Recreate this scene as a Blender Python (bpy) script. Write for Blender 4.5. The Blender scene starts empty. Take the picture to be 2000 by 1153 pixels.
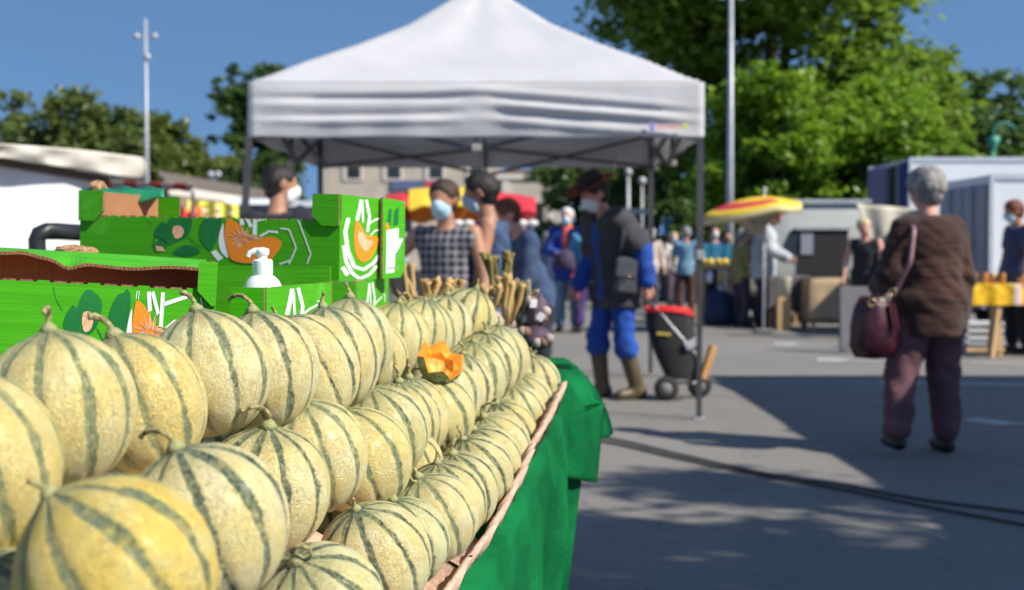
import bpy, math, random
import numpy as np
from mathutils import Vector, Matrix, Euler
random.seed(7); RNG = np.random.default_rng(7)
SC = bpy.context.scene; COL = SC.collection
PI = math.pi; R = math.radians
V = Vector

# ---------------------------------------------------------------- camera and daylight
F = 2500.0; PITCH = math.atan(86.5 / F); CZ = 1.2
cd = bpy.data.cameras.new('camera'); cam = bpy.data.objects.new('camera', cd); COL.objects.link(cam)
cd.sensor_width = 36; cd.lens = 36 * F / 2000; cd.clip_start = .05; cd.clip_end = 3000
cam.location = (0, 0, CZ); cam.rotation_euler = (PI / 2 - PITCH, 0, 0)
cd.dof.use_dof = True; cd.dof.focus_distance = 1.75; cd.dof.aperture_fstop = 5.4; cd.dof.aperture_blades = 0
SC.camera = cam
FW = V((0, math.cos(PITCH), -math.sin(PITCH))); UP = V((0, math.sin(PITCH), math.cos(PITCH)))

def W(px, py, d):
    "the place that stands d metres out along the view at a spot measured on the photo"
    return V((0, 0, CZ)) + d * (FW + V((1, 0, 0)) * ((px - 1000) / F) - UP * ((py - 576.5) / F))

def G(px, py, z=0.0):
    v = W(px, py, 1) - V((0, 0, CZ)); t = (z - CZ) / v.z
    return V((0, 0, CZ)) + v * t

SUNH = V((.87, -.49, 0)).normalized(); EL = R(40.5)
SUN = V((SUNH.x * math.cos(EL), SUNH.y * math.cos(EL), math.sin(EL)))
ld = bpy.data.lights.new('sun', 'SUN'); ld.energy = 4.9; ld.angle = R(.55); ld.color = (1, .93, .81)
lo_ = bpy.data.objects.new('sun', ld); COL.objects.link(lo_)
lo_.rotation_euler = SUN.to_track_quat('Z', 'Y').to_euler(); lo_.location = SUN * 60
w = bpy.data.worlds.new('World'); SC.world = w; w.use_nodes = True
nt = w.node_tree; bg = nt.nodes['Background']; sk = nt.nodes.new('ShaderNodeTexSky')
sk.sky_type = 'NISHITA'; sk.sun_disc = False; sk.sun_elevation = EL
sk.sun_rotation = math.atan2(SUNH.x, SUNH.y); sk.altitude = 50; sk.air_density = 1.15; sk.dust_density = .15; sk.ozone_density = 2.6
bg.inputs[1].default_value = .115
tc = nt.nodes.new('ShaderNodeTexCoord'); va = nt.nodes.new('ShaderNodeVectorMath'); va.operation = 'ADD'; va.inputs[1].default_value = (0, 0, .38)
vn = nt.nodes.new('ShaderNodeVectorMath'); vn.operation = 'NORMALIZE'; nt.links.new(tc.outputs['Generated'], va.inputs[0]); nt.links.new(va.outputs[0], vn.inputs[0]); nt.links.new(vn.outputs[0], sk.inputs['Vector'])
hs = nt.nodes.new('ShaderNodeHueSaturation'); hs.inputs['Saturation'].default_value = 1.12
nt.links.new(sk.outputs[0], hs.inputs['Color']); nt.links.new(hs.outputs[0], bg.inputs[0])
SC.view_settings.view_transform = 'Standard'; SC.view_settings.look = 'None'
SC.view_settings.exposure = 0.42; SC.view_settings.gamma = 1
SC.render.engine = 'CYCLES'
SC.cycles.max_bounces = 6; SC.cycles.transparent_max_bounces = 4; SC.cycles.use_denoising = True; SC.cycles.denoising_prefilter = 'ACCURATE'

# ---------------------------------------------------------------- materials
class NT:
    def __init__(s, name):
        s.m = bpy.data.materials.new(name); s.m.use_nodes = True; s.t = s.m.node_tree
        s.b = s.t.nodes['Principled BSDF']; s.out = s.t.nodes['Material Output']
    def n(s, kind, **k):
        x = s.t.nodes.new('ShaderNode' + kind)
        for a, v in k.items(): setattr(x, a, v)
        return x
    def l(s, a, b): s.t.links.new(a, b)
    def val(s, sock, v):
        if isinstance(v, bpy.types.NodeSocket): s.l(v, sock)
        else: sock.default_value = v
    def math(s, op, a, b=0.0, c=0.0):
        x = s.n('Math', operation=op); s.val(x.inputs[0], a); s.val(x.inputs[1], b); s.val(x.inputs[2], c); return x.outputs[0]
    def coord(s, kind='Object'): return s.n('TexCoord').outputs[kind]
    def noise(s, vec, scale, detail=4, rough=.55, dist=0):
        x = s.n('TexNoise'); s.l(vec, x.inputs['Vector']); x.inputs['Scale'].default_value = scale
        x.inputs['Detail'].default_value = detail; x.inputs['Roughness'].default_value = rough; x.inputs['Distortion'].default_value = dist
        return x.outputs[0]
    def ramp(s, f, lo, hi, a=0.0, b=1.0):
        x = s.n('MapRange'); x.interpolation_type = 'SMOOTHSTEP'; s.val(x.inputs[0], f)
        s.val(x.inputs[1], lo); s.val(x.inputs[2], hi); s.val(x.inputs[3], a); s.val(x.inputs[4], b); return x.outputs[0]
    def mix(s, f, a, b):
        x = s.n('Mix', data_type='RGBA'); s.val(x.inputs[0], f)
        for k, v in ((6, a), (7, b)):
            if isinstance(v, (tuple, list)): v = tuple(v)[:3] + (1,)
            s.val(x.inputs[k], v)
        return x.outputs[2]
    def bump(s, h, strength=.3, dist=.01):
        x = s.n('Bump'); x.inputs['Strength'].default_value = strength; x.inputs['Distance'].default_value = dist
        s.l(h, x.inputs['Height']); s.l(x.outputs[0], s.b.inputs['Normal'])
    def scalev(s, vec, sc):
        x = s.n('Mapping'); s.l(vec, x.inputs[0]); x.inputs['Scale'].default_value = sc; return x.outputs[0]

MATS = {}
def M(name, c=(.5, .5, .5), rough=.6, var=.18, sc=12, bump=.15, bd=.004, metal=0, c2=None, patch=None, trans=0, sheen=0, stretch=None, fine=None):
    if name in MATS: return MATS[name]
    t = NT(name); co = t.coord()
    if stretch: co = t.scalev(co, stretch)
    n1 = t.noise(co, sc, 5); lo = tuple(v * (1 - var) for v in c)
    hi = c2 or tuple(min(.95, v * (1 + var)) for v in c)
    col = t.mix(t.ramp(n1, .32, .68), lo, hi)
    if patch:
        n2 = t.noise(t.coord(), patch[1], 6, .65); col = t.mix(t.ramp(n2, patch[2], patch[2] + .12), col, patch[0])
    t.l(col, t.b.inputs['Base Color']); t.b.inputs['Metallic'].default_value = metal
    t.l(t.ramp(n1, .2, .8, max(.05, rough - .08), min(1, rough + .08)), t.b.inputs['Roughness'])
    if bump:
        h = t.noise(co, fine or sc * 3, 6, .6); t.bump(h, bump, bd)
    if sheen: t.b.inputs['Sheen Weight'].default_value = sheen
    if trans:
        tr = t.n('BsdfTranslucent'); t.l(col, tr.inputs[0]); mx = t.n('MixShader'); mx.inputs[0].default_value = trans
        t.l(t.b.outputs[0], mx.inputs[1]); t.l(tr.outputs[0], mx.inputs[2]); t.l(mx.outputs[0], t.out.inputs[0])
    MATS[name] = t.m; return t.m

def cloth(name, c, var=.22, rough=.9, **k):
    return M(name, c, rough, var, k.pop('sc', 7), k.pop('bump', .6), k.pop('bd', .02), sheen=.1, fine=k.pop('fine', 9), **k)

def leafmat(name, dark, light, tr=.35):
    t = NT(name); g = t.n('NewGeometry'); co = t.coord()
    big = t.ramp(t.noise(co, .5, 3), .35, .65); rnd = g.outputs['Random Per Island']
    f = t.math('ADD', t.math('MULTIPLY', rnd, .6), t.math('MULTIPLY', big, .4))
    col = t.mix(f, dark, light); t.l(col, t.b.inputs['Base Color']); t.b.inputs['Roughness'].default_value = .45
    td = t.n('BsdfTranslucent'); t.l(t.mix(.5, col, tuple(min(1, v * 1.6) for v in light)), td.inputs[0])
    mx = t.n('MixShader'); mx.inputs[0].default_value = tr
    t.l(t.b.outputs[0], mx.inputs[1]); t.l(td.outputs[0], mx.inputs[2]); t.l(mx.outputs[0], t.out.inputs[0])
    return t.m

# ---------------------------------------------------------------- mesh helpers
class MB:
    def __init__(s): s.v = []; s.f = []; s.m = []; s.mats = []
    def mi(s, m):
        if m not in s.mats: s.mats.append(m)
        return s.mats.index(m)
    def face(s, pts, m):
        b = len(s.v); s.v += [tuple(p) for p in pts]; s.f.append(tuple(range(b, b + len(pts)))); s.m.append(s.mi(m)); return s
    def box(s, c, d, m, rot=None, sides=None, bev=0):
        c = V(c); h = V(d) / 2; q = rot if isinstance(rot, Matrix) else Euler(rot or (0, 0, 0)).to_matrix()
        if bev:
            b = min(bev, min(h) * .9); P = []; b0 = len(s.v)
            idx = {}
            for sx in (-1, 1):
                for sy in (-1, 1):
                    for sz in (-1, 1):
                        for k, p in enumerate(((h.x, h.y - b, h.z - b), (h.x - b, h.y, h.z - b), (h.x - b, h.y - b, h.z))):
                            idx[sx, sy, sz, k] = len(s.v); s.v.append(tuple(c + q @ V((p[0] * sx, p[1] * sy, p[2] * sz))))
            def add(ids):
                # orient outwards
                ps = [V(s.v[i]) for i in ids]; n = (ps[1] - ps[0]).cross(ps[2] - ps[0]); mid = sum(ps, V()) / len(ps) - c
                s.f.append(tuple(ids) if n.dot(mid) > 0 else tuple(reversed(ids))); s.m.append(s.mi(m))
            for sg in (-1, 1):
                add([idx[sg, a, e, 0] for a, e in ((-1, -1), (1, -1), (1, 1), (-1, 1))])
                add([idx[a, sg, e, 1] for a, e in ((-1, -1), (1, -1), (1, 1), (-1, 1))])
                add([idx[a, e, sg, 2] for a, e in ((-1, -1), (1, -1), (1, 1), (-1, 1))])
            for a in (-1, 1):
                for e in (-1, 1):
                    add([idx[a, e, -1, 0], idx[a, e, -1, 1], idx[a, e, 1, 1], idx[a, e, 1, 0]])
                    add([idx[a, -1, e, 0], idx[a, -1, e, 2], idx[a, 1, e, 2], idx[a, 1, e, 0]])
                    add([idx[-1, a, e, 1], idx[-1, a, e, 2], idx[1, a, e, 2], idx[1, a, e, 1]])
                    for g in (-1, 1): add([idx[a, e, g, 0], idx[a, e, g, 1], idx[a, e, g, 2]])
            return s
        P = [c + q @ V((x * h.x, y * h.y, z * h.z)) for x in (-1, 1) for y in (-1, 1) for z in (-1, 1)]
        b = len(s.v); s.v += [tuple(p) for p in P]
        for k, f in (('-x', (0, 1, 3, 2)), ('+x', (4, 6, 7, 5)), ('-y', (0, 4, 5, 1)), ('+y', (2, 3, 7, 6)), ('-z', (0, 2, 6, 4)), ('+z', (1, 5, 7, 3))):
            s.f.append(tuple(b + i for i in f)); s.m.append(s.mi((sides or {}).get(k, m)))
        return s
    def tube(s, pts, r, m, n=10, cap=True):
        pts = [V(p) for p in pts]; rr = r if isinstance(r, (list, tuple)) else [r] * len(pts)
        b = len(s.v); prev = None
        for i, p in enumerate(pts):
            t = (pts[min(i + 1, len(pts) - 1)] - pts[max(i - 1, 0)]).normalized()
            if prev is None: u = t.orthogonal().normalized()
            else:
                u = prev - t * prev.dot(t); u = u.normalized() if u.length > 1e-5 else t.orthogonal().normalized()
            prev = u; w_ = t.cross(u)
            for k in range(n):
                a = 2 * PI * k / n; s.v.append(tuple(p + (u * math.cos(a) + w_ * math.sin(a)) * rr[i]))
        for i in range(len(pts) - 1):
            for k in range(n):
                s.f.append((b + i * n + k, b + i * n + (k + 1) % n, b + (i + 1) * n + (k + 1) % n, b + (i + 1) * n + k)); s.m.append(s.mi(m))
        if cap:
            s.f.append(tuple(b + k for k in reversed(range(n)))); s.m.append(s.mi(m))
            e = b + (len(pts) - 1) * n; s.f.append(tuple(e + k for k in range(n))); s.m.append(s.mi(m))
        return s
    def bar(s, a, b_, w_, m, t=None):
        a = V(a); b_ = V(b_); d = b_ - a; q = d.to_track_quat('Z', 'Y').to_matrix()
        return s.box((a + b_) / 2, (w_, t or w_, d.length), m, rot=q)
    def lathe(s, prof, m, c=(0, 0, 0), n=24, q=None):
        b = len(s.v); c = V(c); q = q or Matrix.Identity(3)
        for r, z in prof:
            for k in range(n):
                a = 2 * PI * k / n; s.v.append(tuple(c + q @ V((r * math.cos(a), r * math.sin(a), z))))
        for i in range(len(prof) - 1):
            for k in range(n):
                s.f.append((b + i * n + k, b + i * n + (k + 1) % n, b + (i + 1) * n + (k + 1) % n, b + (i + 1) * n + k)); s.m.append(s.mi(m))
        return s
    def ball(s, c, r, m, n=12, sc=(1, 1, 1)):
        c = V(c); b = len(s.v)
        for i in range(n // 2 + 1):
            f = PI * i / (n // 2)
            for k in range(n):
                a = 2 * PI * k / n
                s.v.append((c.x + r * sc[0] * math.sin(f) * math.cos(a), c.y + r * sc[1] * math.sin(f) * math.sin(a), c.z - r * sc[2] * math.cos(f)))
        for i in range(n // 2):
            for k in range(n):
                s.f.append((b + i * n + k, b + i * n + (k + 1) % n, b + (i + 1) * n + (k + 1) % n, b + (i + 1) * n + k)); s.m.append(s.mi(m))
        return s
    def grid(s, rows, m, close=False):
        b = len(s.v); nr = len(rows); nc = len(rows[0])
        for r in rows: s.v += [tuple(p) for p in r]
        for i in range(nr - 1):
            for k in range(nc - (0 if close else 1)):
                k2 = (k + 1) % nc
                s.f.append((b + i * nc + k, b + i * nc + k2, b + (i + 1) * nc + k2, b + (i + 1) * nc + k))
                s.m.append(s.mi(m(i, k) if callable(m) else m))
        return s
    def raw(s, v, f, m):
        b = len(s.v); s.v += [tuple(p) for p in v]; s.f += [tuple(b + int(i) for i in q) for q in f]; s.m += [s.mi(m)] * len(f); return s
    def build(s, name, parent=None, smooth=False, loc=None, thick=0, ang=None):
        me = bpy.data.meshes.new(name); me.from_pydata(s.v, [], s.f)
        for m in s.mats: me.materials.append(m)
        me.polygons.foreach_set('material_index', s.m)
        if smooth: me.polygons.foreach_set('use_smooth', [True] * len(s.f))
        me.update()
        o = bpy.data.objects.new(name, me); COL.objects.link(o)
        if parent: o.parent = parent
        if loc is not None: o.location = loc
        if thick:
            md = o.modifiers.new('thickness', 'SOLIDIFY'); md.thickness = thick; md.offset = 0
        if smooth and ang:
            try: me.set_sharp_from_angle(angle=R(ang))
            except Exception: pass
        return o

def tag(o, label=None, cat=None, group=None, kind=None):
    if label: o['label'] = label
    if cat: o['category'] = cat
    if group: o['group'] = group
    if kind: o['kind'] = kind
    return o
def empty(name, label, cat, loc=(0, 0, 0), rz=0, group=None, rot=None):
    o = bpy.data.objects.new(name, None); COL.objects.link(o); o.location = loc
    o.rotation_euler = rot or (0, 0, rz); o.empty_display_size = .1
    return tag(o, label, cat, group)
def rebase(o, p):
    "move a mesh object's origin to p without moving the mesh"
    p = V(p); o.data.transform(Matrix.Translation(-p)); o.location = p; return o

# ---------------------------------------------------------------- implicit surfaces for bodies and clothes
def snet(f, lo, hi, h):
    lo = np.array(lo, float); hi = np.array(hi, float); n = np.ceil((hi - lo) / h).astype(int) + 2
    ax = [lo[i] + h * np.arange(n[i]) for i in range(3)]
    P = np.stack(np.meshgrid(*ax, indexing='ij'), -1); D = f(P.reshape(-1, 3)).reshape(n); S = D < 0
    cs = np.zeros(tuple(n - 1) + (3,)); cn = np.zeros(tuple(n - 1)); ed = []
    for a in range(3):
        s0 = [slice(None)] * 3; s1 = [slice(None)] * 3; s0[a] = slice(0, -1); s1[a] = slice(1, None); s0, s1 = tuple(s0), tuple(s1)
        cr = S[s0] != S[s1]; den = D[s0] - D[s1]; t = np.where(cr, D[s0] / np.where(np.abs(den) < 1e-12, 1, den), 0)
        p = P[s0].copy(); p[..., a] += t * h; p *= cr[..., None]; ed.append((cr, S[s0])); o = [b for b in range(3) if b != a]
        for d0 in (0, 1):
            for d1 in (0, 1):
                sl = [slice(None)] * 3; sl[o[0]] = slice(d0, n[o[0]] - 1 + d0); sl[o[1]] = slice(d1, n[o[1]] - 1 + d1); sl = tuple(sl)
                cs += p[sl]; cn += cr[sl]
    m = cn > 0; idx = -np.ones(m.shape, int); idx[m] = np.arange(m.sum()); vs = cs[m] / cn[m][:, None]; fs = []
    for a in range(3):
        cr, s_in = ed[a]; i, j, k = np.nonzero(cr); o = [b for b in range(3) if b != a]; ijk = np.stack([i, j, k], 1)
        ok = (ijk[:, o[0]] > 0) & (ijk[:, o[1]] > 0) & (ijk[:, o[0]] < n[o[0]] - 1) & (ijk[:, o[1]] < n[o[1]] - 1); ijk = ijk[ok]
        ins = s_in[ijk[:, 0], ijk[:, 1], ijk[:, 2]]; b, c = (a + 1) % 3, (a + 2) % 3; q = []
        for db, dc in ((-1, -1), (0, -1), (0, 0), (-1, 0)):
            t = ijk.copy(); t[:, b] += db; t[:, c] += dc; q.append(idx[t[:, 0], t[:, 1], t[:, 2]])
        q = np.stack(q, 1); q[~ins] = q[~ins][:, ::-1]; fs.append(q)
    return vs, np.concatenate(fs)

def cap(a, b, ra, rb=None, fl=None): return (np.array(a, float), np.array(b, float), ra, ra if rb is None else rb, fl)
def dprim(P, pr, inf=0):
    a, b, ra, rb, fl = pr
    if fl is not None:
        s = np.array(fl); P = P / s; a = a / s; b = b / s
    ab = b - a; L = ab @ ab; t = np.clip(((P - a) @ ab) / L, 0, 1) if L > 1e-9 else np.zeros(len(P))
    d = np.linalg.norm(P - a - t[:, None] * ab, axis=1) - (ra + (rb - ra) * t)
    return (d * min(fl) if fl is not None else d) - inf
def sdf(prims, k=.03, inf=0, cut=(), keep=None):
    def f(P):
        d = None
        for pr in prims:
            e = dprim(P, pr, inf)
            if d is None: d = e; continue
            h = np.clip(.5 + .5 * (d - e) / k, 0, 1); d = d * (1 - h) + e * h - k * h * (1 - h)
        for pr in cut: d = np.maximum(d, -dprim(P, pr))
        if keep is not None: d = np.maximum(d, keep(P))
        return d
    return f
def blob(prims, h, **kw):
    lo = np.min([np.minimum(p[0], p[1]) - max(p[2], p[3]) * (max(p[4]) if p[4] else 1) for p in prims], 0) - kw.get('inf', 0) - .03
    hi = np.max([np.maximum(p[0], p[1]) + max(p[2], p[3]) * (max(p[4]) if p[4] else 1) for p in prims], 0) + kw.get('inf', 0) + .03
    return snet(sdf(prims, **kw), lo, hi, h)
# ---------------------------------------------------------------- melons
def melon_material():
    t = NT('melon_rind'); co = t.coord(); oi = t.n('ObjectInfo'); rnd = oi.outputs['Random']; sc_ = t.n('SeparateColor'); t.l(oi.outputs['Color'], sc_.inputs[0]); yel, grn, pal = sc_.outputs
    off = t.n('CombineXYZ'); t.l(t.math('MULTIPLY', rnd, 37.0), off.inputs[0]); t.l(t.math('MULTIPLY', rnd, 91.0), off.inputs[1])
    av = t.n('VectorMath', operation='ADD'); t.l(co, av.inputs[0]); t.l(off.outputs[0], av.inputs[1]); c2 = av.outputs[0]
    sp = t.n('SeparateXYZ'); t.l(co, sp.inputs[0]); x, y, z = sp.outputs
    rho = t.math('SQRT', t.math('ADD', t.math('MULTIPLY', x, x), t.math('MULTIPLY', y, y)))
    th = t.math('MULTIPLY', t.math('ARCTAN2', y, x), 10 / (2 * PI))
    wob = t.math('MULTIPLY', t.math('SUBTRACT', t.noise(c2, 2.2, 3), .5), .26)
    fz = t.math('MULTIPLY', t.math('SUBTRACT', t.noise(c2, 28, 8, .8), .5), .28)
    t2 = t.math('ADD', t.math('ADD', th, wob), fz)
    g = t.math('ABSOLUTE', t.math('SUBTRACT', t.math('FRACT', t.math('ADD', t2, .5)), .5))
    gp = t.math('MULTIPLY', g, t.math('POWER', t.math('MAXIMUM', rho, .02), .75))
    wd = t.ramp(t.noise(c2, 1.3, 2), .3, .7, .060, .150)
    m = t.ramp(gp, t.math('SUBTRACT', wd, .03), t.math('ADD', wd, .022), 1, 0)
    m = t.math('MULTIPLY', m, t.ramp(t.noise(c2, 6, 7, .75), .3, .58, .38, 1))
    m = t.math('MULTIPLY', m, t.ramp(z, -.95, -.6))
    base = t.mix(t.ramp(t.noise(c2, 1.6, 3), .35, .65), (.77, .65, .27), (.79, .72, .40))
    base = t.mix(yel, base, t.mix(t.noise(c2, 2.5, 4), (.76, .52, .06), (.77, .64, .20))); base = t.mix(t.math('MULTIPLY', grn, .6), base, (.55, .62, .34))
    base = t.mix(t.math('MULTIPLY', t.ramp(t.noise(c2, 2.3, 4), .45, .75), .45), base, (.68, .72, .42))
    base = t.mix(t.math('MULTIPLY', t.ramp(t.noise(c2, 3.1, 5, .7), .62, .75), .5), base, (.78, .52, .16))
    top = t.math('MULTIPLY', t.ramp(z, .72, 1.02), t.ramp(t.noise(c2, 9, 5, .7), .35, .6, .35, .9))
    base = t.mix(top, base, (.27, .27, .09))
    # raised corky netting that runs mostly from pole to pole
    sv = t.scalev(c2, (1, 1, .55)); a1 = t.noise(sv, 6.5, 6, .6, 1.6)
    cr = t.ramp(t.math('ABSOLUTE', t.math('SUBTRACT', a1, .5)), 0, .016, 1, 0)
    a2 = t.noise(sv, 13, 4, .6, 2.2); cr2 = t.ramp(t.math('ABSOLUTE', t.math('SUBTRACT', a2, .52)), 0, .026, 1, 0)
    net = t.math('MULTIPLY', t.math('MAXIMUM', cr, t.math('MULTIPLY', cr2, .7)), t.ramp(t.noise(c2, 1.9, 3), .36, .56, .12, 1))
    base = t.mix(t.math('MULTIPLY', net, .60), base, (.50, .34, .15))
    st = t.mix(t.ramp(t.noise(c2, 14, 6, .7), .35, .65), (.022, .050, .030), (.18, .24, .15)); st = t.mix(t.math('MULTIPLY', pal, .55), st, (.36, .42, .20))
    st = t.mix(t.ramp(gp, .01, .0, 0, .5), st, (.03, .05, .03))
    col = t.mix(m, base, st)
    spots = t.ramp(t.noise(c2, 4.5, 7, .75), .70, .76); col = t.mix(t.math('MULTIPLY', spots, .7), col, (.26, .12, .05))
    t.l(col, t.b.inputs['Base Color'])
    t.l(t.mix(m, (.46, .46, .46), (.30, .30, .30)), t.b.inputs['Roughness']); t.b.inputs['Specular IOR Level'].default_value = .45
    hgt = t.math('ADD', t.math('MULTIPLY', net, .8), t.math('MULTIPLY', t.noise(c2, 40, 4), .35)); t.bump(hgt, .62, .023); t.b.inputs['Coat Weight'].default_value = .12; t.b.inputs['Coat Roughness'].default_value = .28
    return t.m
MELON = melon_material()
STEM = M('dry_stem', (.17, .115, .05), .85, .5, 9, .5, .006, c2=(.48, .42, .18), fine=30)
_st = STEM.node_tree; _pb = _st.nodes['Principled BSDF']; _src = _pb.inputs['Base Color'].links[0].from_socket
_tc = _st.nodes.new('ShaderNodeTexCoord'); _sx = _st.nodes.new('ShaderNodeSeparateXYZ'); _mr = _st.nodes.new('ShaderNodeMapRange'); _mx = _st.nodes.new('ShaderNodeMix'); _mx.data_type = 'RGBA'
_st.links.new(_tc.outputs['Object'], _sx.inputs[0]); _st.links.new(_sx.outputs[2], _mr.inputs[0]); _mr.inputs[1].default_value = 1.06; _mr.inputs[2].default_value = 1.24
_st.links.new(_mr.outputs[0], _mx.inputs[0]); _mx.inputs[6].default_value = (.36, .37, .16, 1); _st.links.new(_src, _mx.inputs[7]); _st.links.new(_mx.outputs[2], _pb.inputs['Base Color'])
FLESH = M('melon_flesh', (.86, .30, .02), .45, .15, 30, .3, .003)
SEEDS = M('melon_seed_pulp', (.80, .45, .10), .4, .3, 60, .7, .004)

def melon_mesh(seed):
    rg = random.Random(seed); na, nb = 140, 56; vs = []
    ph = [rg.uniform(0, 6.28) for _ in range(4)]
    for i in range(1, nb):
        f = PI * i / nb
        for k in range(na):
            a = 2 * PI * k / na; g = abs(((a / (2 * PI) * 10 + .5) % 1) - .5); sf = math.sin(f)
            r = 1 - .038 * math.exp(-(g / .13) ** 2) * sf ** .7 + .012 * math.sin(2 * a + ph[0]) * sf + .012 * math.sin(3 * f + ph[1]) + .006 * math.sin(5 * a + ph[2] + 2 * f)
            r += .055 * math.exp(-(f / .17) ** 2) - .03 * math.exp(-((PI - f) / .2) ** 2)
            vs.append((r * sf * math.cos(a), r * sf * math.sin(a), r * math.cos(f) * .98))
    n0 = len(vs); vs += [(0, 0, 1.04), (0, 0, -.94)]; fs = []
    for i in range(nb - 2):
        for k in range(na): fs.append((i * na + k, (i + 1) * na + k, (i + 1) * na + (k + 1) % na, i * na + (k + 1) % na))
    for k in range(na):
        fs.append((n0, k, (k + 1) % na)); b = (nb - 2) * na; fs.append((n0 + 1, b + (k + 1) % na, b + k))
    me = bpy.data.meshes.new('melon'); me.from_pydata(vs, [], fs); me.materials.append(MELON)
    me.polygons.foreach_set('use_smooth', [True] * len(fs)); me.update(); return me
def stem_mesh(kind, seed):
    rg = random.Random(seed); mb = MB(); p = [V((0, 0, .98)), V((0, 0, 1.1))]; n = 14
    if kind == 'loop':
        for i in range(n): a = i / (n - 1) * 4.6; p.append(V((.17 - .17 * math.cos(a), .03 * i / n, 1.14 + .17 * math.sin(a))))
        rr = [.17, .085] + [.055 - .015 * i / n for i in range(n)]
    elif kind == 'curl':
        for i in range(n): a = i / (n - 1) * 2.4; p.append(V((.30 - .30 * math.cos(a), .05 * math.sin(a * 2), 1.13 + .24 * math.sin(a))))
        rr = [.18, .09] + [.06 - .012 * i / n for i in range(n)]
    elif kind == 'bent':
        for i in range(n): a = i / (n - 1) * 1.25; p.append(V((.42 * (1 - math.cos(a)), 0, 1.12 + .42 * math.sin(a) * .75)))
        rr = [.19, .10] + [.065 + .015 * (i / n) ** 3 for i in range(n)]
    else:
        for i in range(6): p.append(V((.02 * i, .01 * i, 1.13 + .045 * i)))
        rr = [.17, .09] + [.065, .06, .055, .055, .06, .075]
    rr = [r * (.80 + .16 * rg.uniform(-1, 1)) if i_ > 1 else r for i_, r in enumerate(rr)]; mb.tube(p, rr, STEM, 9); o = mb.build('stem', smooth=True); me = o.data; bpy.data.objects.remove(o); return me
MEL = [melon_mesh(i) for i in range(4)]
STM = {(k, i): stem_mesh(k, i) for k in ('loop', 'curl', 'bent', 'stub') for i in range(2)}

# centre x, centre y, width, stem x, stem y (all measured on the photo), stem kind, what sets it apart
ROWS = {
 'C': [(-62, 892, 335, -110, 740, 'stub', ''), (115, 792, 292, 100, 650, 'curl', 'its brown stem curled over'), (270, 776, 252, 225, 655, 'bent', 'yellowish and without dark net'),
       (408, 722, 236, 385, 607, 'bent', 'with the tallest bent stem'), (513, 716, 216, 495, 610, 'curl', 'with a flat looped stem'), (596, 712, 200, 545, 622, 'stub', 'with a blackened upright stem'),
       (648, 692, 184, 632, 603, 'stub', 'with a reddish scar beside its stripe'), (687, 664, 164, 684, 583, 'stub', 'peaked under a short pale stem'),
       (722, 697, 146, 715, 630, 'stub', 'mostly hidden behind its neighbour'), (772, 662, 140, 780, 595, 'loop', 'with a ring shaped stem'), (812, 648, 128, 830, 588, 'loop', ''), (838, 650, 124, 845, 590, 'stub', ''),
       (862, 636, 120, 873, 578, 'stub', ''), (886, 632, 116, 892, 576, 'bent', ''), (910, 621, 118, 930, 566, 'stub', 'with a pale green stem at the far end')],
 'B': [(216, 1108, 362, 108, 962, 'stub', 'deep yellow and the largest in view'), (398, 1018, 306, 350, 872, 'curl', 'with a long arched stem'), (520, 950, 238, 528, 832, 'curl', ''),
       (605, 886, 216, 590, 783, 'curl', 'with wide grey green stripes'), (698, 892, 198, 668, 798, 'loop', 'with a rusty brown scab'), (744, 838, 172, 726, 757, 'stub', 'with an upright brown stem'),
       (775, 822, 158, 780, 745, 'bent', ''), (800, 812, 152, 800, 738, 'stub', ''), (850, 803, 146, 835, 735, 'curl', ''), (866, 770, 140, 868, 700, 'stub', 'partly behind the cut melon'), (893, 757, 136, 905, 690, 'bent', ''),
       (925, 730, 130, 925, 668, 'curl', ''), (947, 710, 128, 950, 650, 'stub', ''), (969, 696, 124, 975, 636, 'stub', '')],
 'A': [(624, 1188, 262, 590, 1082, 'loop', 'cut off by the picture bottom'), (732, 1090, 222, 700, 990, 'stub', 'with a thick dark stem scar'), (782, 1062, 190, 770, 972, 'stub', 'greenish and stemless'),
       (848, 1012, 178, 818, 930, 'loop', 'with a hooked stem over pale rind'), (868, 982, 168, 855, 902, 'stub', 'with a thick cone shaped stem'), (894, 960, 160, 885, 884, 'bent', ''), (926, 924, 154, 905, 855, 'bent', ''),
       (945, 902, 148, 925, 836, 'curl', ''), (968, 872, 138, 945, 812, 'curl', ''), (984, 842, 130, 970, 785, 'curl', ''), (1004, 808, 124, 998, 750, 'curl', ''),
       (1020, 786, 122, 1012, 731, 'stub', ''), (1036, 750, 118, 1038, 694, 'stub', 'next to the green carpet flap')],
 'E': [(20, 1235, 330, 0, 1085, 'stub', ''), (95, 1120, 300, 60, 990, 'stub', ''), (640, 1048, 176, 640, 965, 'stub', ''), (800, 905, 132, 800, 845, 'stub', ''), (285, 905, 240, 290, 800, 'stub', ''), (432, 872, 190, 432, 780, 'stub', '')],
}
names = {'C': 'top row', 'B': 'middle row', 'A': 'lowest row', 'E': 'bottom left corner'}
ords = 'first second third fourth fifth sixth seventh eighth ninth tenth eleventh twelfth thirteenth fourteenth fifteenth'.split()
ML = []
for rk, L in ROWS.items():
    for i, t in enumerate(L): ML.append(dict(row=rk, i=i, px=t[0], py=t[1], w=t[2], sx=t[3], sy=t[4], st=t[5], note=t[6], d=.14 * F / t[2]))
ML[-6]['d'] = 1.0; ML[-5]['d'] = 1.28; ML[-4]['d'] = 1.86; ML[-3]['d'] = 2.16; ML[-2]['d'] = 1.5; ML[-1]['d'] = 1.72
for m in ML: m['d0'] = m['d']
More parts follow.
